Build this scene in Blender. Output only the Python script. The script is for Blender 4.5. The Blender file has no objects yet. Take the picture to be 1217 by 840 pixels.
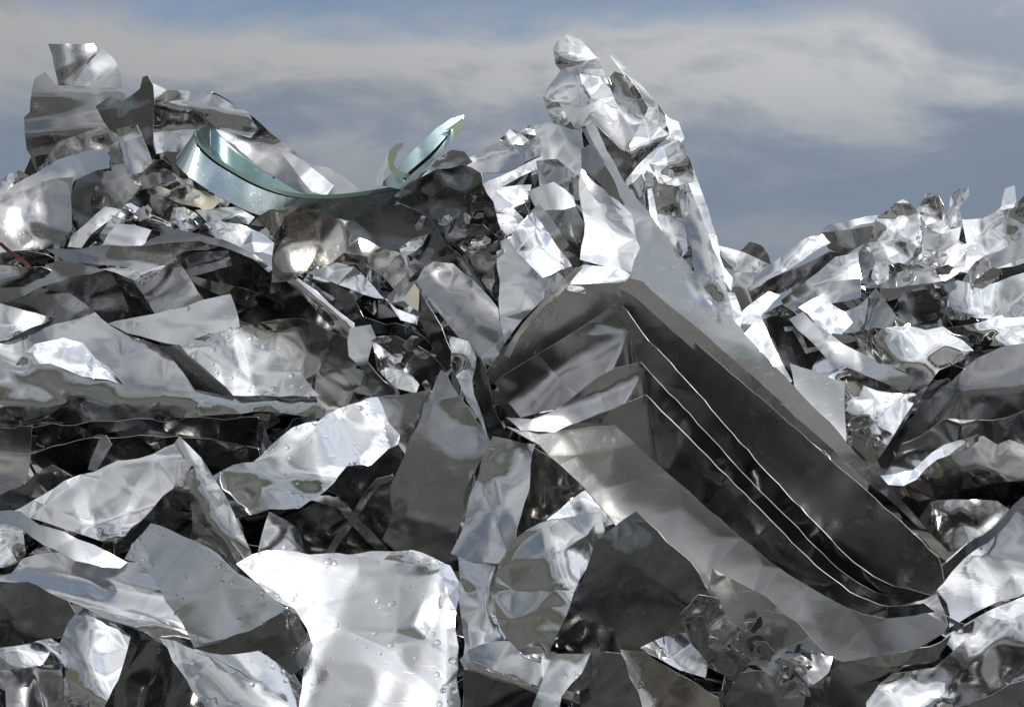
import bpy, bmesh, math, random, zlib
import numpy as np
from mathutils import Vector, noise
from mathutils.geometry import delaunay_2d_cdt

SC = bpy.context.scene
COL = SC.collection
R = math.radians
W, H, F = 1217.0, 840.0, 1305.0          # the photo's frame and its focal length in pixels
CAM = Vector((0.0, 0.0, 1.7))

def ray(x, y):
    return Vector(((x - W / 2) / F, 1.0, (H / 2 - y) / F))

def at(x, y, d):
    return CAM + ray(x, y) * d

# ---------------------------------------------------------------- the heap's front slope, as distances in metres
ANCH = [(-400, 900, 2.6), (0, 900, 2.45), (300, 900, 2.35), (600, 900, 2.4), (900, 900, 2.55), (1217, 900, 2.8), (1600, 900, 3.0),
        (0, 760, 2.8), (300, 760, 2.75), (600, 760, 2.8), (900, 760, 2.95), (1217, 760, 3.3),
        (-400, 640, 3.3), (0, 640, 3.25), (300, 640, 3.25), (600, 640, 3.2), (850, 640, 3.25), (1100, 660, 3.5), (1217, 640, 3.9), (1600, 640, 4.4),
        (0, 500, 3.8), (300, 500, 3.8), (560, 500, 3.65), (750, 480, 3.5), (950, 560, 3.7), (1100, 540, 4.6), (1217, 540, 4.7),
        (-400, 400, 4.5), (0, 400, 4.3), (300, 400, 4.3), (560, 400, 4.15), (700, 380, 3.9), (850, 420, 4.1), (930, 430, 4.8), (1000, 450, 5.2), (1217, 430, 5.4), (1600, 430, 5.6),
        (0, 300, 4.9), (300, 300, 4.9), (500, 300, 4.8), (620, 300, 4.35), (720, 270, 4.3), (830, 300, 4.7), (900, 340, 6.4), (1050, 350, 6.4), (1217, 350, 6.4),
        (0, 200, 5.5), (200, 200, 5.5), (400, 220, 5.5), (520, 220, 5.2), (620, 200, 4.8), (720, 150, 4.9), (800, 200, 4.9),
        (60, 80, 6.0), (250, 120, 5.9), (690, 50, 5.1), (900, 280, 7.4), (1050, 260, 7.3), (1200, 250, 7.3), (1600, 250, 7.4), (-400, 200, 5.6)]
AX = np.array([(a[0], a[1] * 1.6) for a in ANCH], float)
AD = np.array([a[2] for a in ANCH], float)

def base_depth(x, y):
    w = 1.0 / (np.sum((AX - np.array((x, y * 1.6))) ** 2, axis=1) + 900.0) ** 1.6
    return float(np.sum(w * AD) / np.sum(w))

SIL = [(-700, 215), (-200, 230), (0, 215), (28, 190), (36, 100), (66, 104), (150, 104), (180, 108), (260, 115), (320, 160), (430, 228), (480, 225), (540, 180), (600, 165),
       (640, 150), (652, 100), (672, 55), (700, 75), (735, 95), (785, 130), (812, 170), (835, 250), (870, 320), (900, 330), (960, 285), (1045, 262), (1110, 238), (1200, 240), (1300, 230), (1900, 240)]

def sil(x):
    for (a, b), (c, d) in zip(SIL, SIL[1:]):
        if a <= x <= c:
            return b + (d - b) * (x - a) / (c - a)
    return 240

# ---------------------------------------------------------------- materials
def metal(name, base, r0, r1, bump=0.12, dirt=0.25, dirt_col=(0.16, 0.145, 0.125), metallic=1.0, scale=1.0, scratch=0.06):
    m = bpy.data.materials.new(name)
    m.use_nodes = True
    nt = m.node_tree
    N, L = nt.nodes, nt.links
    N.clear()
    out = N.new('ShaderNodeOutputMaterial')
    p = N.new('ShaderNodeBsdfPrincipled')
    L.new(p.outputs[0], out.inputs[0])
    tc = N.new('ShaderNodeTexCoord')
    oi = N.new('ShaderNodeObjectInfo')
    mul = N.new('ShaderNodeMath'); mul.operation = 'MULTIPLY'; mul.inputs[1].default_value = 37.0
    L.new(oi.outputs['Random'], mul.inputs[0])
    add = N.new('ShaderNodeVectorMath'); add.operation = 'ADD'
    L.new(tc.outputs['Object'], add.inputs[0]); L.new(mul.outputs[0], add.inputs[1])
    def nz(sc, det, rough=0.55, dist=0.0):
        n = N.new('ShaderNodeTexNoise')
        n.inputs['Scale'].default_value = sc * scale; n.inputs['Detail'].default_value = det
        n.inputs['Roughness'].default_value = rough; n.inputs['Distortion'].default_value = dist
        L.new(add.outputs[0], n.inputs['Vector'])
        return n
    def rng(src, a, b, c, d):
        k = N.new('ShaderNodeMapRange')
        for i, v in enumerate((a, b, c, d)):
            k.inputs[i + 1].default_value = v
        L.new(src, k.inputs[0])
        return k.outputs[0]
    d1 = nz(7, 5, 0.65, 0.6)
    df = rng(d1.outputs['Fac'], 0.5, 0.72, 0.0, dirt)
    d2 = nz(60, 3, 0.6)
    df2 = rng(d2.outputs['Fac'], 0.6, 0.72, 0.0, dirt * 1.2)
    mx = N.new('ShaderNodeMath'); mx.operation = 'MAXIMUM'
    L.new(df, mx.inputs[0]); L.new(df2, mx.inputs[1])
    mix = N.new('ShaderNodeMix'); mix.data_type = 'RGBA'
    mix.inputs['A'].default_value = (*base, 1); mix.inputs['B'].default_value = (*dirt_col, 1)
    L.new(mx.outputs[0], mix.inputs['Factor'])
    L.new(mix.outputs['Result'], p.inputs['Base Color'])
    p.inputs['Metallic'].default_value = metallic
    rg = nz(4.5, 4, 0.6, 0.3)
    rr = rng(rg.outputs['Fac'], 0.32, 0.68, r0, r1)
    ad = N.new('ShaderNodeMath'); ad.operation = 'MULTIPLY_ADD'; ad.inputs[1].default_value = 0.35
    L.new(mx.outputs[0], ad.inputs[0]); L.new(rr, ad.inputs[2])
    # buckled surface and fine handling scratches
    b1 = nz(7, 2, 0.5)
    b2 = nz(45, 2, 0.5)
    mp = N.new('ShaderNodeMapping'); mp.inputs['Scale'].default_value = (3, 48, 16); mp.inputs['Rotation'].default_value = (0.4, 0.7, 0.5)
    L.new(add.outputs[0], mp.inputs['Vector'])
    b3 = N.new('ShaderNodeTexNoise'); b3.inputs['Scale'].default_value = 3.5; b3.inputs['Detail'].default_value = 3
    L.new(mp.outputs[0], b3.inputs['Vector'])
    sm_ = rng(b3.outputs['Fac'], 0.61, 0.66, 0.0, 0.16 if scratch else 0.0)      # scuffs scatter the light along them
    sb = N.new('ShaderNodeMath'); sb.operation = 'MULTIPLY'
    L.new(sm_, sb.inputs[0]); L.new(rng(d1.outputs['Fac'], 0.42, 0.6, 0.0, 1.0), sb.inputs[1])
    sa = N.new('ShaderNodeMath'); sa.operation = 'ADD'
    L.new(ad.outputs[0], sa.inputs[0]); L.new(sb.outputs[0], sa.inputs[1]); L.new(sa.outputs[0], p.inputs['Roughness'])
    bp1 = N.new('ShaderNodeBump'); bp1.inputs['Strength'].default_value = bump * 0.45; bp1.inputs['Distance'].default_value = 0.03
    L.new(b1.outputs['Fac'], bp1.inputs['Height'])
    bp2 = N.new('ShaderNodeBump'); bp2.inputs['Strength'].default_value = bump * 0.3; bp2.inputs['Distance'].default_value = 0.006
    L.new(b2.outputs['Fac'], bp2.inputs['Height']); L.new(bp1.outputs[0], bp2.inputs['Normal'])
    bp3 = N.new('ShaderNodeBump'); bp3.inputs['Strength'].default_value = scratch; bp3.inputs['Distance'].default_value = 0.002
    L.new(b3.outputs['Fac'], bp3.inputs['Height']); L.new(bp2.outputs[0], bp3.inputs['Normal'])
    L.new(bp3.outputs[0], p.inputs['Normal'])
    return m

MAT = {
    'bright': metal('bright_aluminium', (0.88, 0.885, 0.89), 0.07, 0.15, 0.10, 0.05),
    'alu':    metal('mill_aluminium', (0.76, 0.762, 0.765), 0.09, 0.18, 0.12, 0.10),
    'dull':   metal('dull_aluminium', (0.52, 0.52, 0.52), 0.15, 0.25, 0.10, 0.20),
    'dark':   metal('soiled_shaded_aluminium', (0.30, 0.305, 0.31), 0.12, 0.24, 0.12, 0.40, (0.07, 0.066, 0.06)),  # soiled sheets; the dark base also paints shade in the gaps and hollow
    'brown':  metal('brown_tinted_aluminium', (0.44, 0.42, 0.39), 0.10, 0.20, 0.12, 0.25, (0.14, 0.12, 0.095)),  # brown tint, partly standing in for brown reflections
    'matte':  metal('oxidised_aluminium', (0.82, 0.83, 0.84), 0.17, 0.26, 0.09, 0.07),
    'foil':   metal('foil_aluminium', (0.87, 0.87, 0.87), 0.07, 0.15, 0.05, 0.05, scale=1.5),
    'panel':  metal('grey_rolled_aluminium', (0.42, 0.418, 0.41), 0.24, 0.32, 0.04, 0.25, (0.25, 0.21, 0.16), scratch=0.12),
    'white':  metal('clean_white_aluminium', (0.90, 0.905, 0.91), 0.22, 0.30, 0.07, 0.03),
    'page':   metal('smooth_grey_aluminium', (0.36, 0.36, 0.36), 0.12, 0.20, 0.10, 0.02, (0.3, 0.29, 0.27), scratch=0.0),
    'rim':    metal('cut_edge_aluminium', (0.62, 0.62, 0.62), 0.35, 0.5, 0.05, 0.1),
    'teal':   metal('teal_lacquered_aluminium', (0.41, 0.475, 0.475), 0.13, 0.20, 0.03, 0.10, (0.2, 0.25, 0.25), scratch=0.03),
    'pale':   metal('pale_blue_lacquer', (0.50, 0.66, 0.70), 0.22, 0.36, 0.04, 0.10, (0.3, 0.4, 0.4), metallic=0.75),
    'green':  metal('green_lacquer_edge', (0.33, 0.41, 0.30), 0.35, 0.5, 0.05, 0.2, (0.1, 0.15, 0.08), metallic=0.2),
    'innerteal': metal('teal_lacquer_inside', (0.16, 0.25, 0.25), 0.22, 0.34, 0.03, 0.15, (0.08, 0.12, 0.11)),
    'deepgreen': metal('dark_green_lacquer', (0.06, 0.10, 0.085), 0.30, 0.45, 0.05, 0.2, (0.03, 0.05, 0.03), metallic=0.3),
    'cream':  metal('cream_coating', (0.55, 0.53, 0.44), 0.4, 0.55, 0.08, 0.3, (0.25, 0.22, 0.17), metallic=0.2),
    'red':    metal('dull_red_paint', (0.13, 0.05, 0.05), 0.4, 0.55, 0.08, 0.3, (0.1, 0.05, 0.05), metallic=0.1),
    'core':   metal('shade_black_heap_inside', (0.03, 0.029, 0.028), 0.6, 0.8, 0.3, 0.5, (0.02, 0.018, 0.016), metallic=0.0),  # near-black colour paints the shade deep in the gaps
}

def water_mat():
    m = bpy.data.materials.new('rain_water'); m.use_nodes = True
    p = m.node_tree.nodes['Principled BSDF']
    p.inputs['Base Color'].default_value = (1, 1, 1, 1)
    p.inputs['Roughness'].default_value = 0.02
    p.inputs['IOR'].default_value = 1.33
    p.inputs['Transmission Weight'].default_value = 1.0
    return m
MAT['water'] = water_mat()

# ---------------------------------------------------------------- sheets
ZB = {}                                       # nearest distance so far along each line of sight, in 6-pixel cells: a new sheet lies ON the ones before it
CELL = 6.0
SHEETS = {}
SEED = [11]

def tag(o, label=None, cat=None, group=None, kind=None):
    for k, v in (('label', label), ('category', cat), ('group', group), ('kind', kind)):
        if v:
            o[k] = v

def inside(poly, x, y):
    c = False
    j = len(poly) - 1
    for i in range(len(poly)):
        xi, yi = poly[i][0], poly[i][1]
        xj, yj = poly[j][0], poly[j][1]
        if (yi > y) != (yj > y) and x < (xj - xi) * (y - yi) / (yj - yi) + xi:
            c = not c
        j = i
    return c

def catmull(P, closed, step):
    out = []
    n = len(P)
    for i in range(n if closed else n - 1):
        if closed:
            p0, p1, p2, p3 = P[i - 1], P[i], P[(i + 1) % n], P[(i + 2) % n]
        else:
            p0, p1, p2, p3 = P[max(i - 1, 0)], P[i], P[i + 1], P[min(i + 2, n - 1)]
        L = math.hypot(p2[0] - p1[0], p2[1] - p1[1])
        k = max(1, int(L / step))
        for s in range(k):
            t = s / k
            out.append(tuple(0.5 * (2 * b + (c - a) * t + (2 * a - 5 * b + 4 * c - e) * t * t + (3 * b - a - 3 * c + e) * t ** 3)
                             for a, b, c, e in zip(p0, p1, p2, p3)))
    if not closed:
        out.append(tuple(P[-1]))
    return out

def densify(P, step):
    out = []
    n = len(P)
    for i in range(n):
        a, b = P[i], P[(i + 1) % n]
        L = math.hypot(b[0] - a[0], b[1] - a[1])
        k = max(1, int(round(L / step)))
        for s in range(k):
            t = s / k
            out.append(tuple(u + (v - u) * t for u, v in zip(a, b)))
    return out

def tri_cdt(loop, extra):
    vs = [Vector((p[0], p[1])) for p in loop] + [Vector((p[0], p[1])) for p in extra]
    r = delaunay_2d_cdt(vs, [], [list(range(len(loop)))], 1, 1e-4)
    return [(v.x, v.y) for v in r[0]], [tuple(f) for f in r[2]], r[3]

def smesh(name, verts, faces, mat, parent=None, thick=0.0022, smooth=True):
    c = Vector((0, 0, 0))
    if parent is None:
        for v in verts:
            c += v
        c /= len(verts)
    else:
        c = parent.matrix_world.translation.copy() if parent.type != 'EMPTY' else parent.location.copy()
        c = parent.location.copy()
    me = bpy.data.meshes.new(name)
    me.from_pydata([tuple(v - c) for v in verts], [], faces)
    me.materials.append(mat)
    if smooth:
        me.polygons.foreach_set('use_smooth', [True] * len(me.polygons))
    # cut edges stay crisp
    cnt = {}
    for p in me.polygons:
        for k in p.edge_keys:
            cnt[k] = cnt.get(k, 0) + 1
    at_ = me.attributes.new('sharp_edge', 'BOOLEAN', 'EDGE')
    at_.data.foreach_set('value', [cnt.get(tuple(sorted(e.vertices)), 1) == 1 for e in me.edges])
    o = bpy.data.objects.new(name, me)
    COL.objects.link(o)
    if parent is None:
        o.location = c
    else:
        o.parent = parent
    if thick:
        me.materials.append(MAT['rim'])
        s = o.modifiers.new('gauge', 'SOLIDIFY')
        s.thickness = thick; s.offset = 0.0; s.material_offset_rim = 1 if mat not in (MAT['core'], MAT['teal'], MAT['deepgreen'], MAT['green'], MAT['cream'], MAT['red']) else 0
    return o

def S(name, label, cat, outline, az, el, mat='alu', cr=(34, 3.0), inn=(), bends=(), sm=0, it=2, group=None, parent=None,
      lift=0.0, und=1.0, jag=0.5, thick=0.0022, free=False, back=0.12, fwd=0.7, kinks=1.0, curl=1.0, wave=1.0, cones=1.0, level=False):
    """One piece of sheet metal. outline: its cut edge, as seen by the camera (x, y, optional height off the plane, in photo pixels);
    az, el: the way its plane faces (degrees towards +x and upward); inn: buckles inside it; bends: folds (line, slope, roundness)."""
    SEED[0] += 1
    if mat == 'foil':
        und *= 0.3; it = max(it - 1, 0); cr = (cr[0] * 1.35, cr[1] * 0.4)
    rnd = random.Random(zlib.crc32((label or name).encode()) + (SEED[0] if group else 0))
    out = [(p[0], p[1], p[2] if len(p) > 2 else 0.0) for p in outline]
    spacing, amp = cr
    step = max(7.0, min(spacing * 0.7, 15))
    amp *= 0.75 if spacing <= 26 and name != 'metal_strip' and mat != 'foil' else (1.5 if mat == 'foil' else 0.95)
    loop = catmull(out, True, step) if sm else densify(out, step)
    ws = rnd.uniform(0, 50); wa = wave * min(3.2, 0.018 * max(max(p[0] for p in loop) - min(p[0] for p in loop), max(p[1] for p in loop) - min(p[1] for p in loop)))
    loop = [(p[0] + rnd.gauss(0, jag) + 2 * wa * noise.noise(Vector((p[0] / 34, p[1] / 34, ws))),
             p[1] + rnd.gauss(0, jag) + 2 * wa * noise.noise(Vector((p[0] / 34, p[1] / 34, ws + 9))), p[2]) for p in loop]
    xs = [p[0] for p in loop]; ys = [p[1] for p in loop]
    x0, x1, y0, y1 = min(xs), max(xs), min(ys), max(ys)
    pts = [tuple(p) for p in inn]
    ref = loop
    tries = int((x1 - x0) * (y1 - y0) / spacing ** 2 * 8) + 20
    for _ in range(tries):
        x, y = rnd.uniform(x0, x1), rnd.uniform(y0, y1)
        if not inside(loop, x, y):
            continue
        if any((x - p[0]) ** 2 + (y - p[1]) ** 2 < (spacing * 0.72) ** 2 for p in pts):
            continue
        if any((x - p[0]) ** 2 + (y - p[1]) ** 2 < (step * 0.55) ** 2 for p in ref):
            continue
        pts.append((x, y, None))
    V, T, orig = tri_cdt(loop, pts)
    # authored heights, faceted between the authored points
    authored = any(p[2] for p in out) or len(inn) > 0
    src = loop + pts
    if authored:
        AV, AT, AO = tri_cdt(out, list(inn)) if not sm else tri_cdt(loop, list(inn))
        asrc = (out if not sm else loop) + list(inn)
        az_ = [asrc[o[0]][2] if o else 0.0 for o in AO]
    def field(x, y):
        if not authored:
            return 0.0
        best, bd = 0.0, 1e18
        for t in AT:
            for i in range(1, len(t) - 1):
                a, b, c = t[0], t[i], t[i + 1]
                (ax, ay), (bx, by), (cx, cy) = AV[a], AV[b], AV[c]
                det = (by - cy) * (ax - cx) + (cx - bx) * (ay - cy)
                if abs(det) < 1e-9:
                    continue
                u = ((by - cy) * (x - cx) + (cx - bx) * (y - cy)) / det
                v = ((cy - ay) * (x - cx) + (ax - cx) * (y - cy)) / det
                w = 1 - u - v
                m = min(u, v, w)
                if m > -1e-6:
                    return u * az_[a] + v * az_[b] + w * az_[c]
                if -m < bd:
                    bd = -m
                    uu, vv, ww = max(u, 0), max(v, 0), max(w, 0)
                    s = uu + vv + ww
                    best = (uu * az_[a] + vv * az_[b] + ww * az_[c]) / s
        return best
    nl = len(loop)
    Z = []
    for i, (x, y) in enumerate(V):
        o = orig[i][0] if orig[i] else -1
        z = field(x, y)
        if o >= nl:
            z += 0.0 if src[o][2] is not None else rnd.uniform(-1, 1) * amp
        else:
            z += rnd.uniform(-1, 1) * amp * 0.12 + amp * 1.1 * noise.noise(Vector((x / 45, y / 45, ws + 21)))
        Z.append(z)
    # linear refinement keeps the creases where the facets meet
    P = [[v[0], v[1], z] for v, z in zip(V, Z)]
    tris = []
    for t in T:
        for i in range(1, len(t) - 1):
            tris.append((t[0], t[i], t[i + 1]))
    lev = 0
    size = max(spacing, 20)
    fine = 4.0 if (mat in ('foil', 'bright') and max(x1 - x0, y1 - y0) < 150) else 7.0
    while size > fine and lev < 5 and len(tris) < 9000:
        mid = {}
        nt = []
        def m_(a, b):
            k = (a, b) if a < b else (b, a)
            if k not in mid:
                mid[k] = len(P)
                P.append([(P[a][j] + P[b][j]) / 2 for j in range(3)])
            return mid[k]
        for a, b, c in tris:
            ab, bc, ca = m_(a, b), m_(b, c), m_(c, a)
            nt += [(a, ab, ca), (ab, b, bc), (ca, bc, c), (ab, bc, ca)]
        tris = nt
        size /= 2; lev += 1
    A = np.array(P)
    E = np.array(list({(min(a, b), max(a, b)) for t in tris for a, b in ((t[0], t[1]), (t[1], t[2]), (t[2], t[0]))}))
    for _ in range(it):
        acc = np.zeros(len(A)); cn = np.zeros(len(A))
        np.add.at(acc, E[:, 0], A[E[:, 1], 2]); np.add.at(acc, E[:, 1], A[E[:, 0], 2])
        np.add.at(cn, E[:, 0], 1); np.add.at(cn, E[:, 1], 1)
        A[:, 2] = 0.6 * A[:, 2] + 0.4 * acc / np.maximum(cn, 1)
    for (bx0, by0, bx1, by1, k, w, *lim) in bends:          # the side to the right of the line (below a line drawn rightward) bends: k > 0 towards the camera
        dx, dy = bx1 - bx0, by1 - by0
        L = math.hypot(dx, dy)
        dist = (dx * (A[:, 1] - by0) - dy * (A[:, 0] - bx0)) / L
        if lim:                                    # the fold dies out at a second line
            lx0, ly0, lx1, ly1 = lim
            dist = np.minimum(dist, ((lx1 - lx0) * (A[:, 1] - ly0) - (ly1 - ly0) * (A[:, 0] - lx0)) / math.hypot(lx1 - lx0, ly1 - ly0))
        A[:, 2] += k * (np.where(dist / w > 30, dist, w * np.log1p(np.exp(np.clip(dist / w, -40, 30)))))
    ext = max(x1 - x0, y1 - y0)
    Z0 = A[:, 2].copy() * (0.0 if level else 1.0)
    foil = mat == 'foil' or name == 'crumpled_foil' or (spacing <= 26 and name == 'metal_sheet')
    if kinks and (ext > 45 or (foil and ext > 14)):                         # odd handling kinks that run right across the piece
        for _ in range((9 + int(ext / 25)) if foil else 2 + int(ext / 90)):
            qx, qy, qa = rnd.uniform(x0 + 0.15 * (x1 - x0), x1 - 0.15 * (x1 - x0)), rnd.uniform(y0 + 0.15 * (y1 - y0), y1 - 0.15 * (y1 - y0)), rnd.uniform(0, 6.283)
            dist = math.cos(qa) * (A[:, 1] - qy) - math.sin(qa) * (A[:, 0] - qx)
            kw = 0.7 if foil else 1.1
            A[:, 2] += kinks * rnd.choice((-1, 1)) * (rnd.uniform(0.12, 0.5) * (1.0 if mat == 'foil' or name == 'crumpled_foil' else 0.6) if foil else rnd.uniform(0.08, 0.36)) * kw * np.log1p(np.exp(np.clip(dist / kw, -40, 600)))
    if curl and ext > 50:                          # sprung sheet: one long cylindrical bow
        qa = rnd.uniform(-0.9, 0.9) + (0.0 if (x1 - x0) > (y1 - y0) else 1.57)
        if rnd.random() < 0.35:
            qa += 1.57
        u = math.cos(qa) * (A[:, 0] - (x0 + x1) / 2) + math.sin(qa) * (A[:, 1] - (y0 + y1) / 2)
        hw = max(float(np.max(np.abs(u))), 1.0)
        A[:, 2] += curl * rnd.choice((-1, 1, 1)) * -rnd.uniform(0.35, 0.85) * (u * u / (2 * hw) - hw / 6)
    if cones and ext > 70:                         # pinched points that throw folds out around them
        for _ in range(1 + int(ext / 110)):
            b = A[rnd.randrange(len(A))]
            rx, ry = A[:, 0] - b[0], A[:, 1] - b[1]
            rr = np.hypot(rx, ry) + 1e-6
            th = np.arctan2(ry, rx)
            ph, k2, lob = rnd.uniform(0, 6.283), rnd.uniform(0.10, 0.26), rnd.choice((2, 2, 3))
            wv = np.abs(np.cos(lob * 0.5 * (th - ph))) ** 1.4 - 0.5          # a crisp fold on one side, soft hollows between
            A[:, 2] += cones * k2 * (rr - 3.0 * (1 - np.exp(-rr / 3.0))) * wv * np.exp(-rr / (0.33 * ext))
    dz = A[:, 2] - Z0                              # kinks and bow leave the way it faces, on the whole, as it was
    M = np.stack([np.ones(len(A)), A[:, 0] - x0, A[:, 1] - y0], axis=1)
    A[:, 2] -= M @ np.linalg.lstsq(M, dz, rcond=None)[0]
    so = rnd.uniform(0, 90)
    for i in range(len(A)):
        x, y = A[i, 0], A[i, 1]
        A[i, 2] += und * (1.7 * noise.noise(Vector((x / 62 + so, y / 62, 0))) + 0.3 * noise.noise(Vector((x / 19, y / 19 + so, 3))))
    # the plane it lies in
    cx, cy = float(np.mean(xs)), float(np.mean(ys))
    d0 = base_depth(cx, cy) - lift
    if d0 > 5.9 and x0 > 850:
        az -= 20; el -= 4
    elif az == HA:
        el += (cy - 420) * 0.0235
    elif cy < 330 and 640 < cx < 880:
        az -= 7
    n = Vector((math.sin(R(az)) * math.cos(R(el)), -math.cos(R(az)) * math.cos(R(el)), math.sin(R(el))))
    def depths(d0):
        rc = ray(cx, cy)
        num = n.dot(rc) * d0
        den = n.x * (A[:, 0] - W / 2) / F + n.y + n.z * (H / 2 - A[:, 1]) / F
        den = np.minimum(den, -0.22)
        return num / den - A[:, 2] * d0 / F
    D = depths(d0)
    if not free:
        cells = {}
        for i in range(len(A)):
            k = (int(A[i, 0] // CELL), int(A[i, 1] // CELL))
            cells[k] = max(cells.get(k, -1e9), D[i])
        need = [cells[k] - ZB[k] + 0.012 for k in cells if k in ZB]
        if len(need) > 3:
            q = float(np.percentile(need, 96))
            sh = max(-back, min(fwd, q))
            d0 -= sh
            D = depths(d0)
    D = np.clip(D, d0 * 0.72, d0 * 1.35)
    for i in range(len(A)):
        k = (int(A[i, 0] // CELL), int(A[i, 1] // CELL))
        if D[i] < ZB.get(k, 1e9):
            ZB[k] = D[i]
    verts = [at(A[i, 0], A[i, 1], D[i]) for i in range(len(A))]
    o = smesh(name, verts, tris, MAT[mat], parent, thick)
    if parent is None:
        tag(o, label, cat, group)
    elif label:
        o['label'] = label
    SHEETS[label or name] = (o, A, D, tris)
    return o

def loft(name, rails, mat, parent=None, n=60, m=6, thick=0.0025, label=None, cat=None, group=None, zbuf=True):
    """A band between rails; each rail a list of (x, y, distance)."""
    RR = []
    for r in rails:
        c = catmull(r, False, 4)
        cum = [0.0]
        for a, b in zip(c, c[1:]):
            cum.append(cum[-1] + math.hypot(b[0] - a[0], b[1] - a[1]) + abs(b[2] - a[2]) * 120)
        pts = []
        for i in range(n + 1):
            t = cum[-1] * i / n
            j = 0
            while j < len(cum) - 2 and cum[j + 1] < t:
                j += 1
            f = (t - cum[j]) / max(cum[j + 1] - cum[j], 1e-9)
            pts.append([u + (v - u) * f for u, v in zip(c[j], c[j + 1])])
        RR.append(pts)
    verts, faces = [], []
    rows = []
    for i in range(n + 1):
        col = [tuple(RR[k][i]) for k in range(len(RR))]
        line = catmull(col, False, 1e9) if len(col) < 2 else None
        row = []
        for s in range(m + 1):
            t = s / m * (len(col) - 1)
            j = min(int(t), len(col) - 2); f = t - j
            p0, p1, p2, p3 = col[max(j - 1, 0)], col[j], col[j + 1], col[min(j + 2, len(col) - 1)]
            if len(col) == 2:
                q = tuple(a + (b - a) * f for a, b in zip(p1, p2))
            else:
                q = tuple(0.5 * (2 * b + (c - a) * f + (2 * a - 5 * b + 4 * c - e) * f * f + (3 * b - a - 3 * c + e) * f ** 3) for a, b, c, e in zip(p0, p1, p2, p3))
            row.append(len(verts)); verts.append(at(*q))
            if zbuf:
                k = (int(q[0] // CELL), int(q[1] // CELL))
                if q[2] < ZB.get(k, 1e9):
                    ZB[k] = q[2]
        rows.append(row)
    for a, b in zip(rows, rows[1:]):
        for s in range(m):
            faces.append((a[s], b[s], b[s + 1], a[s + 1]))
    o = smesh(name, verts, faces, MAT[mat], parent, thick)
    if parent is None:
        tag(o, label, cat, group)
    elif label:
        o['label'] = label
    return o

# ---------------------------------------------------------------- the ground, the heap's inside and the loose tangle
def ground():
    rings = [0.0, 2, 4, 8, 16, 40, 120, 500, 2500, 9000]
    vs, fs = [Vector((0, 5, 0))], []
    n = 48
    for r in rings[1:]:
        for k in range(n):
            a = 2 * math.pi * k / n
            vs.append(Vector((r * math.cos(a), 5 + r * math.sin(a), 0)))
    for k in range(n):
        fs.append((0, 1 + k, 1 + (k + 1) % n))
    for j in range(len(rings) - 2):
        for k in range(n):
            a, b = 1 + j * n + k, 1 + j * n + (k + 1) % n
            fs.append((a, a + n, b + n, b))
    m = bpy.data.materials.new('yard_dirt'); m.use_nodes = True
    nt = m.node_tree; p = nt.nodes['Principled BSDF']
    t = nt.nodes.new('ShaderNodeTexNoise'); t.inputs['Scale'].default_value = 0.9; t.inputs['Detail'].default_value = 8
    tc = nt.nodes.new('ShaderNodeTexCoord'); nt.links.new(tc.outputs['Object'], t.inputs['Vector'])
    cr = nt.nodes.new('ShaderNodeValToRGB')
    cr.color_ramp.elements[0].position = 0.35; cr.color_ramp.elements[0].color = (0.022, 0.0215, 0.0205, 1)
    cr.color_ramp.elements[1].position = 0.68; cr.color_ramp.elements[1].color = (0.15, 0.149, 0.145, 1)
    nt.links.new(t.outputs['Fac'], cr.inputs[0]); nt.links.new(cr.outputs[0], p.inputs['Base Color'])
    p.inputs['Roughness'].default_value = 0.85
    b = nt.nodes.new('ShaderNodeBump'); b.inputs['Strength'].default_value = 0.4; b.inputs['Distance'].default_value = 0.03
    t2 = nt.nodes.new('ShaderNodeTexNoise'); t2.inputs['Scale'].default_value = 14; t2.inputs['Detail'].default_value = 6
    nt.links.new(tc.outputs['Object'], t2.inputs['Vector']); nt.links.new(t2.outputs['Fac'], b.inputs['Height']); nt.links.new(b.outputs[0], p.inputs['Normal'])
    o = smesh('ground', vs, fs, m, thick=0)
    tag(o, 'bare trodden dirt of the scrap yard', None, None, 'structure')

def added_treeline():
    """A wooded bank out of view behind the camera, added to darken low reflections."""
    rnd = random.Random(5)
    vs, fs = [], []
    n = 90
    for k in range(n + 1):
        a = R(75 + 210 * k / n)
        h = 9 + 5 * noise.noise(Vector((k * 0.21, 0, 0))) + rnd.uniform(-0.8, 0.8)
        for r, z in ((78, 0.0), (84, h * 0.8), (92, h), (110, 0.0)):
            vs.append(Vector((r * math.sin(a), r * math.cos(a), z + (rnd.uniform(-0.5, 0.5) if z else 0))))
    for k in range(n):
        for j in range(3):
            fs.append((k * 4 + j, k * 4 + 4 + j, k * 4 + 5 + j, k * 4 + 1 + j))
    m = bpy.data.materials.new('unseen_bank_dark'); m.use_nodes = True
    nt = m.node_tree; p = nt.nodes['Principled BSDF']; p.inputs['Roughness'].default_value = 0.9
    t = nt.nodes.new('ShaderNodeTexNoise'); t.inputs['Scale'].default_value = 0.4; t.inputs['Detail'].default_value = 6
    tc = nt.nodes.new('ShaderNodeTexCoord'); nt.links.new(tc.outputs['Object'], t.inputs['Vector'])
    cr = nt.nodes.new('ShaderNodeValToRGB')
    cr.color_ramp.elements[0].color = (0.02, 0.028, 0.014, 1); cr.color_ramp.elements[1].color = (0.07, 0.075, 0.045, 1)
    nt.links.new(t.outputs['Fac'], cr.inputs[0]); nt.links.new(cr.outputs[0], p.inputs['Base Color'])
    o = smesh('unseen_bank', vs, fs, m, thick=0)
    tag(o, 'dark wooded bank added out of view for its reflection', None, None, 'structure')

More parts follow.
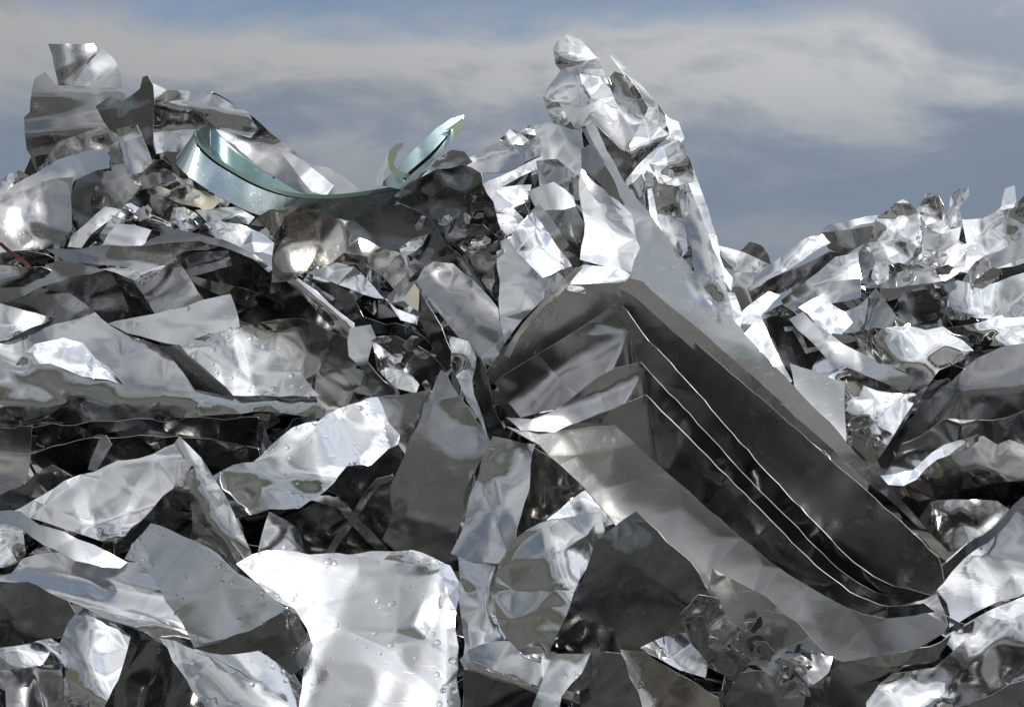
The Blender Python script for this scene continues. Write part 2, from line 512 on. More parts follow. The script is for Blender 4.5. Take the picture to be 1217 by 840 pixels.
def mound():
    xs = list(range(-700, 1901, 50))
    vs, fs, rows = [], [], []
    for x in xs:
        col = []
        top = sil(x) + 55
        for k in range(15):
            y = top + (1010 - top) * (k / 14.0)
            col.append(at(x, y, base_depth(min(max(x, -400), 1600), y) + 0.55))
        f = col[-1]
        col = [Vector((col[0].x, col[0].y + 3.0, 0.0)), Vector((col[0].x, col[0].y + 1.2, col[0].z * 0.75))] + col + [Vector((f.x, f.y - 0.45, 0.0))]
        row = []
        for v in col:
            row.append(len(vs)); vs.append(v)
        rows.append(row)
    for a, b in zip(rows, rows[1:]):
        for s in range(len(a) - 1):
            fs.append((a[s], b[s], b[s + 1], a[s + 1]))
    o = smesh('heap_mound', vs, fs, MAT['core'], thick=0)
    tag(o, 'packed inside of the scrap heap, painted dark for shade', None, None, 'structure')

def added_litter():
    """Unseen offcuts added around and behind the camera to break up the reflections."""
    rnd = random.Random(41)
    vs, fs = [], []
    for _ in range(900):
        a, r = rnd.uniform(0, 6.283), 0.9 + 9 * rnd.random() ** 1.4
        c = Vector((r * math.cos(a), r * math.sin(a), 0.02))
        if c.y > 0.6:
            continue
        L = rnd.uniform(0.08, 0.45); w = L * rnd.uniform(0.3, 0.9); t = rnd.uniform(0, 6.283)
        i0 = len(vs)
        for i in range(3):
            for j in range(3):
                u, v = (i - 1) * L * 0.5, (j - 1) * w * 0.5
                vs.append(c + Vector((u * math.cos(t) - v * math.sin(t), u * math.sin(t) + v * math.cos(t), rnd.uniform(0.0, 0.3) * L)))
        for i in range(2):
            for j in range(2):
                b = i0 + i * 3 + j
                fs.append((b, b + 3, b + 4, b + 1))
    o = smesh('yard_litter', vs, fs, MAT['dull'], thick=0.002, smooth=False)
    tag(o, 'aluminium offcuts added out of view to vary the reflections', None, None, 'stuff')

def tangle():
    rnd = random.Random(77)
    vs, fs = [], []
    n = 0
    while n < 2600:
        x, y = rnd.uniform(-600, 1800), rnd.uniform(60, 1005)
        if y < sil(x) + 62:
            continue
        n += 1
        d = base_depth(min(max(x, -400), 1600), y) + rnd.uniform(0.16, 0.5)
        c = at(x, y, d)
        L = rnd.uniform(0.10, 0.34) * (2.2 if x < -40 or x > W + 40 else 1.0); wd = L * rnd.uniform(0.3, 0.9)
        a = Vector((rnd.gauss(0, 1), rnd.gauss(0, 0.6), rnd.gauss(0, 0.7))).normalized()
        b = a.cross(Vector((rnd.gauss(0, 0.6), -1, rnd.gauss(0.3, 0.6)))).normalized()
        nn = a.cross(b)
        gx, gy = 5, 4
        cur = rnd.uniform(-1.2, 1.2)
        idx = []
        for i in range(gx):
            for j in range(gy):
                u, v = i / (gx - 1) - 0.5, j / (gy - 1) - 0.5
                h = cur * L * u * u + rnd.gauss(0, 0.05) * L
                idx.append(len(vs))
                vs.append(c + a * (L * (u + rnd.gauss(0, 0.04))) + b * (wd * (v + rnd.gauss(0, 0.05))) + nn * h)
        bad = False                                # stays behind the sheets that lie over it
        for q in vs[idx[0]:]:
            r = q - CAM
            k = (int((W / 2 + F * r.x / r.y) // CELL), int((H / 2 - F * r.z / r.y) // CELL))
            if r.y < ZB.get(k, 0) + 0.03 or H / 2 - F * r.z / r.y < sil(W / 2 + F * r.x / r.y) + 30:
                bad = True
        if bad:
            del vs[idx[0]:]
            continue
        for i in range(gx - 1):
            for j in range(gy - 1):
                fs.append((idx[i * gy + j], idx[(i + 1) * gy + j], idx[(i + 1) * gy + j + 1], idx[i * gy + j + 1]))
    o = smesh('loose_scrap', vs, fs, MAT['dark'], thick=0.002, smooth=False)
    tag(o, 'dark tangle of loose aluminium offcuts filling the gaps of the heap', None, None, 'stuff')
HA, HE = 32, 25          # planes that mirror the sun
CLOUD_OFF = (0.0, 0.0, 0.0)
ground(); added_treeline(); mound(); added_litter()  # the bank and the offcuts are unseen, added for their reflections
SH, ST, FO = 'scrap sheet', 'scrap strip', 'crumpled scrap'

# ================================================================ the far mound (behind, to the right of the peak)
S('metal_sheet', 'brownish torn sheet poking up far behind the dip beside the peak', SH, [(872, 318), (878, 300), (890, 288), (905, 292), (914, 305), (918, 325), (890, 335)], 10, 14, 'dull', (14, 3))
S('metal_sheet', 'small silver sheet lying in the dip just below the far brown one', SH, [(852, 292), (866, 296), (885, 300), (915, 315), (908, 330), (880, 324), (858, 318)], 5, 30, 'foil', (14, 3))
S('metal_sheet', 'pale scrap sheet under the lip of the dip beside the peak', SH, [(868, 325), (900, 322), (912, 340), (892, 370), (868, 372)], -10, 25, 'alu', (15, 3))
S('metal_sheet', 'long grey sheet slanting down behind the bright one on the far mound', SH, [(890, 346), (940, 322), (985, 300), (1004, 304), (960, 332), (925, 352), (896, 366)], 10, 2, 'dull', (40, 2))
S('metal_sheet', 'bright slanting sheet with a white edge at the near end of the far mound', SH, [(890, 346), (898, 330), (940, 296), (960, 282), (976, 278), (986, 290), (962, 306), (925, 327)], 15, 32, 'bright', (24, 2.5), bends=[(895, 346, 980, 294, -0.5, 3)])
S('metal_sheet', 'tan sheet tucked under the flat white strip on the far mound', SH, [(978, 276), (1038, 268), (1032, 286), (1002, 304), (984, 296)], 0, -4, 'brown', (30, 2))
S('metal_strip', 'flat white strip forming the roof line of the far mound', ST, [(976, 273), (985, 266), (1043, 256), (1047, 263), (1010, 271), (984, 276)], 5, 34, 'bright', (30, 1))
S('metal_sheet', 'broad ridged grey sheet below the bright slanting one on the far mound', SH, [(928, 356), (960, 332), (992, 306), (1018, 298), (1026, 330), (1000, 350), (960, 366), (935, 372)], 18, 8, 'alu', (30, 2), bends=[(935, 362, 1010, 316, 0.7, 2)])
S('crumpled_foil', 'large faceted block of crumpled sheet at the crest of the far mound', FO, [(1016, 306), (1028, 286), (1044, 258), (1066, 241), (1074, 238), (1082, 242), (1098, 268), (1092, 300), (1064, 322), (1036, 340), (1020, 336)], 8, 24, 'bright', (19, 8), it=1)
S('crumpled_foil', 'broad crumpled sheet behind the skyline tongues of the far mound', FO, [(1060, 306), (1086, 266), (1112, 252), (1134, 262), (1168, 258), (1217, 246), (1280, 240), (1280, 300), (1160, 322), (1080, 318)], 4, 20, 'foil', (26, 6))
S('crumpled_foil', 'tightly balled foil with a dark hollow on top of the far mound', FO, [(1084, 256), (1098, 238), (1100, 228), (1116, 233), (1122, 246), (1120, 262), (1100, 268)], 0, 12, 'foil', (11, 6), it=1)
S('metal_strip', 'twisted upright tongue of foil standing on the crest of the far mound', ST, [(1117, 290), (1122, 262), (1130, 246), (1132, 232), (1142, 224), (1152, 225), (1153, 233), (1142, 247), (1146, 270), (1150, 292), (1134, 300)], 20, 16, 'foil', (12, 5), it=1)
S('metal_sheet', 'smooth shell-shaped sheet below the balled foil on the far mound', SH, [(1092, 268, 0), (1118, 278, 6), (1142, 270, 0), (1138, 288), (1122, 300), (1098, 296)], 5, 30, 'alu', (30, 1.5), it=5)
S('metal_sheet', 'upright cut sheet with a bent tip at the far mound skyline', SH, [(1150, 292), (1154, 274), (1190, 248), (1194, 224), (1204, 221), (1207, 240), (1199, 262), (1184, 290), (1162, 306)], 5, 10, 'alu', (22, 4), bends=[(1150, 284, 1190, 262, 0.9, 2)])
S('crumpled_foil', 'knobbly foil shard at the far mound skyline cut by the frame', FO, [(1198, 282), (1208, 262), (1210, 240), (1222, 226), (1250, 230), (1256, 270), (1222, 290)], -10, 8, 'foil', (14, 6), it=1)
S('metal_sheet', 'long bright slab sloping up across the skyline shards of the far mound', SH, [(1140, 334), (1160, 310), (1217, 282), (1260, 268), (1264, 300), (1217, 308), (1172, 326), (1150, 342)], -6, 22, 'alu', (50, 2))
S('metal_sheet', 'wide crescent sheet with a curled tan lip across the far mound', SH, [(1028, 342), (1036, 322), (1070, 312), (1100, 318), (1130, 316), (1152, 302), (1148, 318), (1126, 332), (1092, 340), (1060, 342)], 0, 14, 'alu', (22, 4), bends=[(1030, 334, 1150, 316, 0.8, 3)])
S('metal_sheet', 'white sheet with soft upright bends at the far edge below the bright slab', SH, [(1114, 378), (1118, 340), (1140, 334), (1170, 338), (1217, 326), (1270, 320), (1270, 382), (1217, 380), (1180, 378), (1130, 380)], -2, 22, 'bright', (40, 3), bends=[(1152, 330, 1150, 385, -0.7, 3), (1185, 330, 1182, 385, 1.0, 4)], it=3)
S('crumpled_foil', 'dark crumpled patch between the crescent and the white bent sheet', FO, [(1060, 370), (1070, 350), (1098, 344), (1118, 342), (1116, 378), (1090, 386), (1066, 384)], -5, -4, 'dark', (14, 5))
S('metal_sheet', 'small white square of sheet in the middle of the far mound', SH, [(948, 366), (974, 350), (992, 336), (1022, 332), (1024, 354), (990, 360), (960, 374)], 5, 36, 'matte', (26, 2))
S('metal_sheet', 'tilted grey diamond of sheet above the white cone', SH, [(994, 374), (1020, 362), (1042, 344), (1066, 376), (1058, 388), (1030, 392), (1004, 396)], -12, 26, 'alu', (36, 2))
S('metal_sheet', 'glinting folded sheet beside the grey diamond above the white cone', SH, [(960, 372), (985, 358), (1006, 372), (1014, 384), (1000, 398), (976, 396)], 20, 30, 'bright', (16, 5), it=1)

# ---------------- slope under the far mound
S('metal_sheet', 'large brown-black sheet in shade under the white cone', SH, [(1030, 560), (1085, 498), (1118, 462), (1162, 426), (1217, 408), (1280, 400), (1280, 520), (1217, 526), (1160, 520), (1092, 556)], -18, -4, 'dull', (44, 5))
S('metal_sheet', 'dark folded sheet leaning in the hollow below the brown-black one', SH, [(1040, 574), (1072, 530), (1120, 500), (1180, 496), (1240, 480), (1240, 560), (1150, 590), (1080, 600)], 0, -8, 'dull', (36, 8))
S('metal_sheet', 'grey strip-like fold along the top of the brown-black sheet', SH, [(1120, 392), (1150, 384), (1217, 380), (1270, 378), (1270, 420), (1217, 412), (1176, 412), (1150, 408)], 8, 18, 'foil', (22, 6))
S('metal_sheet', 'broad white cone of bent sheet with a bright crease on the far slope', SH, [(1016, 396), (1034, 390), (1062, 386), (1110, 388), (1146, 402), (1158, 416), (1142, 428), (1118, 442), (1096, 468), (1080, 490), (1036, 554), (1016, 540), (1006, 512), (1006, 466), (1018, 450), (1040, 440)], 6, 26, 'bright', (34, 5), inn=[(1075, 436, 9), (1120, 410, 12)], bends=[(1018, 398, 1120, 448, -0.55, 3), (1008, 470, 1092, 470, -0.5, 5)], it=3)
S('metal_sheet', 'curled bright flap at the foot of the dip beside the peak', SH, [(868, 408), (876, 376), (892, 360), (914, 346), (926, 350), (914, 364), (898, 384), (884, 404)], 18, 30, 'bright', (22, 3), bends=[(874, 392, 920, 356, -0.8, 4)])
S('metal_sheet', 'black sheet seen through the gap behind the flat grey strip', SH, [(908, 372), (930, 362), (984, 400), (1000, 424), (970, 442), (936, 440)], -25, -18, 'dark', (22, 5))  # dark metal stands in for the shade of the cavity
S('metal_sheet', 'grey sheet hanging beside the black gap with a long bent edge', SH, [(862, 414), (884, 396), (902, 372), (914, 396), (930, 434), (940, 452), (926, 462), (890, 432)], -8, 22, 'alu', (30, 4), bends=[(904, 374, 932, 446, 0.6, 2)])
S('metal_strip', 'thin bent strip framing the black gap beside the grey strip', ST, [(932, 390), (944, 388), (952, 396), (960, 414), (974, 411), (976, 416), (958, 420), (948, 404), (942, 393), (933, 394)], 0, 10, 'dull', (40, 1), kinks=0, curl=0)
S('metal_sheet', 'shiny curled sheet at the mouth of the black gap', SH, [(962, 446), (972, 424), (996, 416), (1010, 440), (1012, 470), (996, 486), (976, 470)], 14, 20, 'foil', (16, 5), it=1)
S('metal_strip', 'long flat grey-white strip crossing the far slope to the white cone', ST, [(936, 381), (952, 372), (988, 400), (1030, 424), (1086, 450), (1074, 466), (1040, 452), (990, 428)], -4, 30, 'matte', (60, 1), bends=[(964, 370, 950, 392, -0.3, 3)])
S('metal_sheet', 'buckled foil hanging below the white cone with a pinched swirl', SH, [(1002, 458), (1016, 452), (1042, 462), (1090, 470), (1078, 492), (1038, 552), (1016, 546), (1006, 520)], 4, 4, 'foil', (16, 7), it=2)
S('metal_sheet', 'plain pale four-sided sheet wedged behind the folded stack', SH, [(938, 430), (1003, 455), (1008, 530), (980, 508), (950, 474)], -6, 24, 'matte', (80, 0.6), thick=0.003, curl=0.2, kinks=0, cones=0)

# ================================================================ the peak
S('metal_strip', 'thin upright strip leaning on the outer side of the peak top', ST, [(724, 66), (730, 67), (758, 95), (779, 122), (774, 126), (762, 116), (744, 96)], 10, 24, 'alu', (60, 1), lift=0.05)
S('metal_sheet', 'grey curled sheet between the peak cap and the thin upright strip', SH, [(720, 96), (730, 86), (745, 90), (762, 112), (772, 130), (762, 148), (742, 150), (728, 128)], 0, 8, 'alu', (20, 5))
S('metal_sheet', 'silver shard sticking out of the outer side of the peak', SH, [(780, 124), (794, 140), (806, 144), (814, 166), (804, 174), (790, 166), (782, 148)], 22, 20, 'bright', (15, 5))
S('crumpled_foil', 'faceted white foil cap on the very top of the peak', FO, [(659, 57), (664, 48), (674, 41), (690, 48), (706, 66), (713, 72), (702, 84), (684, 84), (668, 86), (661, 78)], 12, 16, 'foil', (15, 6), it=1)
S('metal_sheet', 'small grey fold just under the foil cap of the peak', SH, [(666, 84), (690, 76), (712, 70), (717, 86), (724, 100), (712, 104), (690, 98), (674, 96)], -5, 4, 'alu', (14, 4))
S('metal_sheet', 'rounded white sheet below the cap on the inner side of the peak', SH, [(646, 114), (652, 102), (666, 85), (690, 90), (704, 112), (700, 126), (684, 132), (662, 124), (652, 128)], -6, 24, 'bright', (20, 5))
S('metal_sheet', 'white hooked sheet below the cap on the outer side of the peak', SH, [(688, 88), (714, 92), (724, 104), (734, 128), (718, 124), (702, 116), (692, 102)], 18, 30, 'bright', (18, 4))
S('metal_sheet', 'short upright fold at the inner shoulder of the peak', SH, [(646, 114), (656, 122), (670, 124), (676, 148), (664, 154), (654, 142), (649, 130)], -10, 6, 'alu', (12, 5))
S('metal_sheet', 'large dented grey sheet across the neck of the peak', SH, [(666, 124), (692, 128), (714, 120), (742, 142), (770, 178), (758, 196), (736, 204), (702, 156), (680, 150)], 4, 14, 'alu', (20, 7))
S('metal_sheet', 'dark triangular hollow of sheet at the neck of the peak', SH, [(690, 152), (708, 148), (736, 178), (762, 190), (754, 214), (736, 226), (716, 196)], 12, -6, 'dull', (24, 5))
S('metal_sheet', 'crumpled bright sheet on the outer face of the peak below the shard', SH, [(748, 172), (758, 150), (770, 126), (783, 122), (790, 136), (796, 160), (782, 172), (764, 194), (750, 188)], 20, 16, 'foil', (15, 7), it=1)
S('metal_sheet', 'bright folded band wrapping the outer side of the peak', SH, [(742, 216), (758, 196), (782, 176), (806, 166), (812, 178), (796, 196), (770, 214), (748, 232)], 22, 28, 'bright', (15, 5), kinks=0.4)
S('metal_sheet', 'pale rounded sheet on the inner shoulder of the peak', SH, [(634, 150), (650, 146), (692, 154), (694, 180), (692, 214), (666, 206), (644, 190), (636, 176)], -6, 18, 'matte', (30, 3))
S('metal_sheet', 'grey roof-shaped sheet on the ridge that leads up to the peak', SH, [(540, 196), (560, 186), (600, 168), (630, 152), (642, 160), (640, 186), (610, 202), (580, 206), (556, 206)], -8, 14, 'alu', (24, 4), bends=[(552, 192, 640, 176, 0.8, 2)])
S('crumpled_foil', 'tiny crumpled tip on the ridge beside the rounded shoulder of the peak', FO, [(594, 166), (606, 153), (618, 158), (630, 148), (638, 162), (622, 172), (606, 172)], 6, 16, 'foil', (10, 5), it=1)
S('metal_sheet', 'curved white lip reaching from the ridge to the shoulder of the peak', SH, [(556, 226), (580, 214), (612, 202), (642, 188), (648, 198), (618, 212), (592, 226), (570, 232)], 8, 34, 'bright', (26, 3))
S('metal_sheet', 'dented vertical sheet under the rounded shoulder of the peak', SH, [(638, 192), (662, 190), (692, 212), (692, 238), (662, 238), (640, 220)], -14, 4, 'alu', (17, 6))
S('metal_sheet', 'white trough-shaped sheet with a curled rim at the foot of the ridge', SH, [(562, 226), (600, 222), (630, 220), (626, 240), (606, 248), (586, 246)], 16, 30, 'bright', (22, 3))
S('metal_sheet', 'crumpled wire-edged foil hanging below the white trough', SH, [(562, 230), (584, 246), (612, 248), (622, 258), (600, 288), (592, 312), (582, 300), (574, 264)], 0, 12, 'foil', (13, 7), it=1)
S('metal_sheet', 'smooth bluish sheet bent over below the shoulder of the peak', SH, [(628, 228), (658, 216), (682, 234), (684, 246), (652, 260), (634, 244)], 4, 32, 'matte', (40, 2))
S('metal_sheet', 'dark slot of sheet beside the white hot panel of the peak', SH, [(640, 252), (684, 244), (696, 268), (696, 314), (684, 318), (660, 290)], -8, -4, 'dull', (40, 3), bends=[(668, 240, 690, 320, -0.6, 2)])
# outer flank of the peak
S('metal_sheet', 'tall grey shard on the outer flank of the peak next to the long blade', SH, [(742, 224), (764, 206), (780, 244), (796, 296), (806, 330), (786, 300), (760, 262)], 14, 4, 'alu', (28, 4), kinks=0.4)
S('metal_strip', 'narrow dazzling strip running down the outer flank of the peak', ST, [(764, 206), (774, 224), (784, 252), (796, 292), (800, 322), (786, 296), (772, 250)], 20, 26, 'bright', (26, 2), kinks=0.4)
S('metal_sheet', 'dull vertical trough on the outer flank of the peak', SH, [(772, 216), (802, 206), (812, 240), (816, 296), (802, 316), (790, 286), (780, 246)], 10, 6, 'alu', (22, 4), inn=[(796, 256, -8)], it=4, kinks=0.4)
S('metal_sheet', 'dented foil under the shard at the upper outer flank of the peak', SH, [(772, 194), (792, 178), (808, 168), (820, 188), (826, 214), (804, 222), (782, 218)], 16, 10, 'foil', (13, 7), it=1)
S('metal_strip', 'thin edge-on strip at the outermost skyline of the peak', ST, [(803, 174), (812, 172), (826, 206), (842, 250), (850, 292), (870, 332), (868, 348), (842, 306), (822, 240)], 28, 12, 'alu', (24, 4))
S('metal_sheet', 'long bright curved sheet down the outermost flank of the peak', SH, [(804, 204), (818, 220), (836, 268), (856, 318), (870, 376), (852, 366), (828, 328), (812, 270)], 14, 24, 'bright', (26, 4), bends=[(814, 214, 858, 360, -0.7, 3)], kinks=0.4)
S('crumpled_foil', 'crumpled foil heap at the foot of the outer flank of the peak', FO, [(826, 326), (848, 318), (872, 344), (884, 378), (876, 408), (858, 392), (838, 364)], 12, 20, 'foil', (12, 7), it=1)
S('metal_sheet', 'grey wedge of sheet with an oval dent on the outer flank of the peak', SH, [(786, 300), (802, 296), (820, 314), (842, 356), (866, 392), (872, 410), (850, 396), (818, 352)], 10, 14, 'alu', (22, 5), kinks=0.4)

# ================================================================ the top-left mound
S('metal_sheet', 'cut flap with a bright dent standing upright on the ridged block', SH, [(58, 54), (84, 53), (112, 52), (116, 60), (114, 68), (102, 86), (88, 106), (70, 106), (64, 80)], -4, 4, 'dull', (26, 2), bends=[(72, 50, 76, 110, -0.8, 1.5), (86, 50, 88, 110, 0.9, 1.5)])
S('metal_sheet', 'fan-shaped bluish flap beside the upright cut flap on the ridged block', SH, [(122, 58), (137, 71), (143, 88), (146, 106), (98, 108), (86, 104), (98, 86), (108, 72)], 14, 22, 'matte', (30, 3), bends=[(104, 104, 142, 76, 0.8, 2)])
S('metal_sheet', 'ridged box-like block of folded sheet on top of the heap at the frame edge', SH, [(41, 92), (53, 88), (66, 102), (100, 103), (148, 105), (160, 130), (150, 160), (110, 172), (62, 184), (37, 190), (33, 178), (28, 158), (28, 141), (35, 133), (35, 120)], -4, 24, 'dull', (50, 1.5),
  bends=[(28, 116, 150, 106, -0.9, 2), (28, 142, 150, 128, 0.9, 2), (28, 160, 150, 146, -0.9, 2), (28, 178, 150, 160, 0.4, 2)])
S('metal_sheet', 'long dark ridge of sheet falling from the block towards the blue coil', SH, [(250, 110), (300, 135), (335, 170), (370, 192), (405, 208), (428, 224), (420, 234), (390, 238), (340, 222), (290, 185), (262, 165), (240, 150)], 8, 4, 'dull', (22, 5))
S('metal_sheet', 'shiny pale panel lying in the dark ridge above the blue coil', SH, [(332, 182), (345, 182), (380, 205), (398, 222), (388, 234), (370, 228)], 18, 30, 'bright', (60, 1))
S('metal_sheet', 'grey sheet with a sharp top crease behind the start of the blue coil', SH, [(168, 96), (200, 107), (240, 106), (262, 116), (292, 136), (306, 156), (296, 166), (262, 156), (234, 152), (229, 168), (222, 178), (184, 184), (180, 150), (180, 122)], 6, 12, 'alu', (30, 3), bends=[(176, 124, 300, 136, -0.9, 2), (176, 150, 290, 158, 0.8, 3)])
S('metal_sheet', 'dark torn sheet with a black pointed tip between block and grey sheet', SH, [(113, 126), (132, 114), (147, 120), (166, 106), (170, 92), (176, 92), (182, 104), (184, 122), (182, 150), (184, 178), (174, 184), (150, 165), (130, 156), (122, 146)], -6, -12, 'dark', (26, 5))
S('crumpled_foil', 'crumpled grey sheet with torn edge at the foot of the ridged block', FO, [(54, 192), (70, 168), (92, 160), (120, 150), (130, 158), (142, 166), (140, 180), (105, 182), (72, 196)], 0, 6, 'brown', (16, 6))
S('crumpled_foil', 'small shiny crumple at the frame edge below the ridged block', FO, [(-20, 232), (0, 216), (10, 206), (22, 202), (34, 210), (44, 200), (54, 192), (58, 202), (36, 222), (10, 240)], 0, 10, 'foil', (12, 6), it=1)
S('metal_sheet', 'dark gap sheet behind the small folded band on the upper slope', SH, [(80, 240), (92, 212), (128, 198), (150, 205), (150, 250), (110, 285), (80, 290)], -20, -12, 'dark', (30, 4))
S('metal_sheet', 'smooth rounded bright sheet sloping down from the block to the frame edge', SH, [(-30, 262), (0, 238), (30, 212), (70, 193), (108, 179), (128, 177), (132, 188), (127, 200), (90, 214), (84, 222), (50, 218), (20, 235), (-20, 275)], 0, 34, 'bright', (46, 2), it=4)
S('metal_sheet', 'large soft grey sheet with a curved crease below the rounded bright one', SH, [(-30, 275), (0, 246), (20, 230), (50, 215), (66, 212), (86, 212), (86, 234), (82, 270), (74, 296), (50, 298), (20, 300), (-30, 300)], -4, 8, 'dull', (32, 3), bends=[(52, 210, 58, 300, 0.7, 3)], it=4)
S('metal_sheet', 'grey upright fold beside the small folded band on the upper slope', SH, [(106, 246), (114, 222), (130, 196), (131, 172), (141, 168), (150, 195), (164, 206), (168, 220), (146, 250), (128, 250)], -12, 4, 'dull', (22, 5))
S('metal_sheet', 'rounded brownish sheet next to the loop of the blue coil', SH, [(166, 215), (178, 190), (196, 190), (208, 200), (226, 214), (232, 232), (208, 232), (186, 228), (172, 226)], 4, 0, 'brown', (18, 6))
S('metal_strip', 'folded band bent into a narrow arch on the upper slope', ST, [(139, 154), (163, 149), (169, 164), (182, 194), (168, 205), (152, 206), (147, 182)], 4, 14, 'alu', (50, 1.5), bends=[(141, 156, 163, 206, -0.9, 2)])
S('metal_sheet', 'brown shaded sheet below the blue coil near the cream piece', SH, [(150, 262), (166, 226), (190, 222), (214, 230), (216, 250), (208, 268), (180, 264)], 0, -8, 'brown', (20, 5))
S('metal_sheet', 'thin pale sheet bent like a ramp above the flat grey strip', SH, [(82, 294), (86, 282), (102, 266), (124, 244), (146, 250), (122, 268), (108, 280), (98, 296)], 6, 34, 'bright', (28, 2), bends=[(90, 296, 138, 248, -0.4, 3)])
S('metal_sheet', 'narrow grey sheet beside the pale ramp above the flat grey strip', SH, [(104, 296), (126, 268), (142, 250), (152, 244), (148, 264), (130, 284), (122, 298)], -6, 12, 'alu', (26, 2))
S('metal_sheet', 'pale triangular sheet behind the flat grey strip and dark arch', SH, [(116, 298), (130, 278), (140, 268), (160, 268), (180, 272), (172, 294)], 8, 32, 'matte', (34, 2))
S('metal_sheet', 'torn cream-coated scrap below the blue coil', 'coated scrap', [(204, 240), (209, 229), (226, 222), (244, 226), (262, 236), (258, 248), (244, 250), (238, 244), (226, 244), (214, 244)], 6, 14, 'cream', (14, 3), jag=1.6)
S('metal_sheet', 'crumpled silver sheet with a dark nick below the cream scrap', SH, [(200, 268), (206, 246), (218, 246), (242, 258), (238, 270), (222, 278), (206, 274)], 4, 16, 'foil', (16, 6))
S('metal_sheet', 'light sheet tucked under the belly of the blue coil', SH, [(232, 250), (262, 246), (282, 246), (304, 258), (296, 266), (268, 264), (246, 264)], 10, 24, 'alu', (20, 4))
S('metal_strip', 'straight folded bar with a bright edge lying on the upper slope', ST, [(146, 244), (153, 242), (178, 252), (201, 263), (203, 270), (178, 264), (160, 256)], 14, 30, 'bright', (60, 0.8), bends=[(147, 248, 202, 270, -1.2, 1.5)])

# ---------------- the teal coil of lacquered band
coil = bpy.data.objects.new('coated_coil', None); COL.objects.link(coil)
coil.location = at(350, 235, 4.9)
tag(coil, 'blue-green lacquered band looped into an open coil on top of the heap', 'metal coil')
def band(name, top, bot, dt, db, mt_, **k):
    loft(name, [[(x, y, d + dt) for x, y, d in top], [(x, y, d + db) for x, y, d in bot]], mt_, coil, **k)
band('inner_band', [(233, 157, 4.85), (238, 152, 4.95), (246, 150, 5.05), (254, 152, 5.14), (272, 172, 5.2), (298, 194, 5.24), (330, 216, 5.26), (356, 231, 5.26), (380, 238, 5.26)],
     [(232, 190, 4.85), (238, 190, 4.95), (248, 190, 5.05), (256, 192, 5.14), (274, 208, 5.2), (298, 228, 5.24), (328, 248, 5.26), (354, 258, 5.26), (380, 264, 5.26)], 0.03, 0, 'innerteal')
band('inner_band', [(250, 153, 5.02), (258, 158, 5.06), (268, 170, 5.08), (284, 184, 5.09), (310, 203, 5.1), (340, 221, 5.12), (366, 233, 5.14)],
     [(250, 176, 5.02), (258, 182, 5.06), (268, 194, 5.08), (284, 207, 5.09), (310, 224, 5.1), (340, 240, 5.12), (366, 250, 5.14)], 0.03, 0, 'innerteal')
TOPS = [(236, 153, 4.86), (230, 160, 4.77), (236, 172, 4.74), (254, 189, 4.79), (276, 203, 4.86), (306, 219, 4.95), (345, 232, 5.02), (392, 235, 5.04), (440, 230, 5.03), (478, 222, 5.0), (508, 206, 4.98)]
BOTS = [(210, 187, 4.84), (210, 195, 4.73), (222, 208, 4.70), (244, 224, 4.75), (268, 238, 4.82), (302, 254, 4.91), (345, 263, 4.98), (392, 265, 5.0), (434, 259, 4.99), (468, 245, 4.96), (496, 224, 4.95)]
BOTS = [(x, y, d - 0.05 + 0.13 * max(0.0, min(1.0, (x - 250) / 120))) for x, y, d in BOTS]
band('outer_band', TOPS, BOTS, 0.0, 0.0, 'teal', n=110, m=8)
loft('cut_edge', [[(x, y - 3.5, d + 0.004) for x, y, d in TOPS[1:]], [(x, y + 1.5, d - 0.012) for x, y, d in TOPS[1:]]], 'deepgreen', coil, n=80, m=2)
leaf = S('metal_sheet', 'pale blue leaf-shaped end of lacquered sheet sticking up against the sky', 'coated scrap', [(452, 222), (462, 208), (476, 196), (500, 172), (519, 153), (535, 142), (551, 138), (547, 152), (532, 172), (516, 191), (494, 214), (476, 224)], 6, 16, 'pale', (60, 1), bends=[(478, 220, 548, 146, -0.8, 2)], und=0.5)
S('folded_edge', 'green folded tip', None, [(528, 156), (540, 147), (551, 138), (549, 152), (540, 164), (538, 154)], 4, 10, 'green', (40, 1), parent=leaf, lift=0.0, kinks=0, fwd=0.9)
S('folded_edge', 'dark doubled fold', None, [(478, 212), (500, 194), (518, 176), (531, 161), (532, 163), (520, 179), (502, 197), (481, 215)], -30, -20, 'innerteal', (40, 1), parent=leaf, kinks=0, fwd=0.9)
S('metal_strip', 'thin grey sliver of sheet standing against the sky beside the blue leaf', ST, [(445, 222), (449, 206), (461, 180), (466, 182), (457, 204), (453, 222)], -10, 14, 'alu', (24, 1))
S('metal_strip', 'green-edged sliver of lacquered sheet hooked in front of the blue leaf', 'coated scrap', [(463, 180), (471, 171), (480, 169), (473, 180), (469, 194), (473, 203), (487, 206), (485, 212), (470, 211), (463, 202), (461, 190)], -10, 10, 'green', (24, 1))

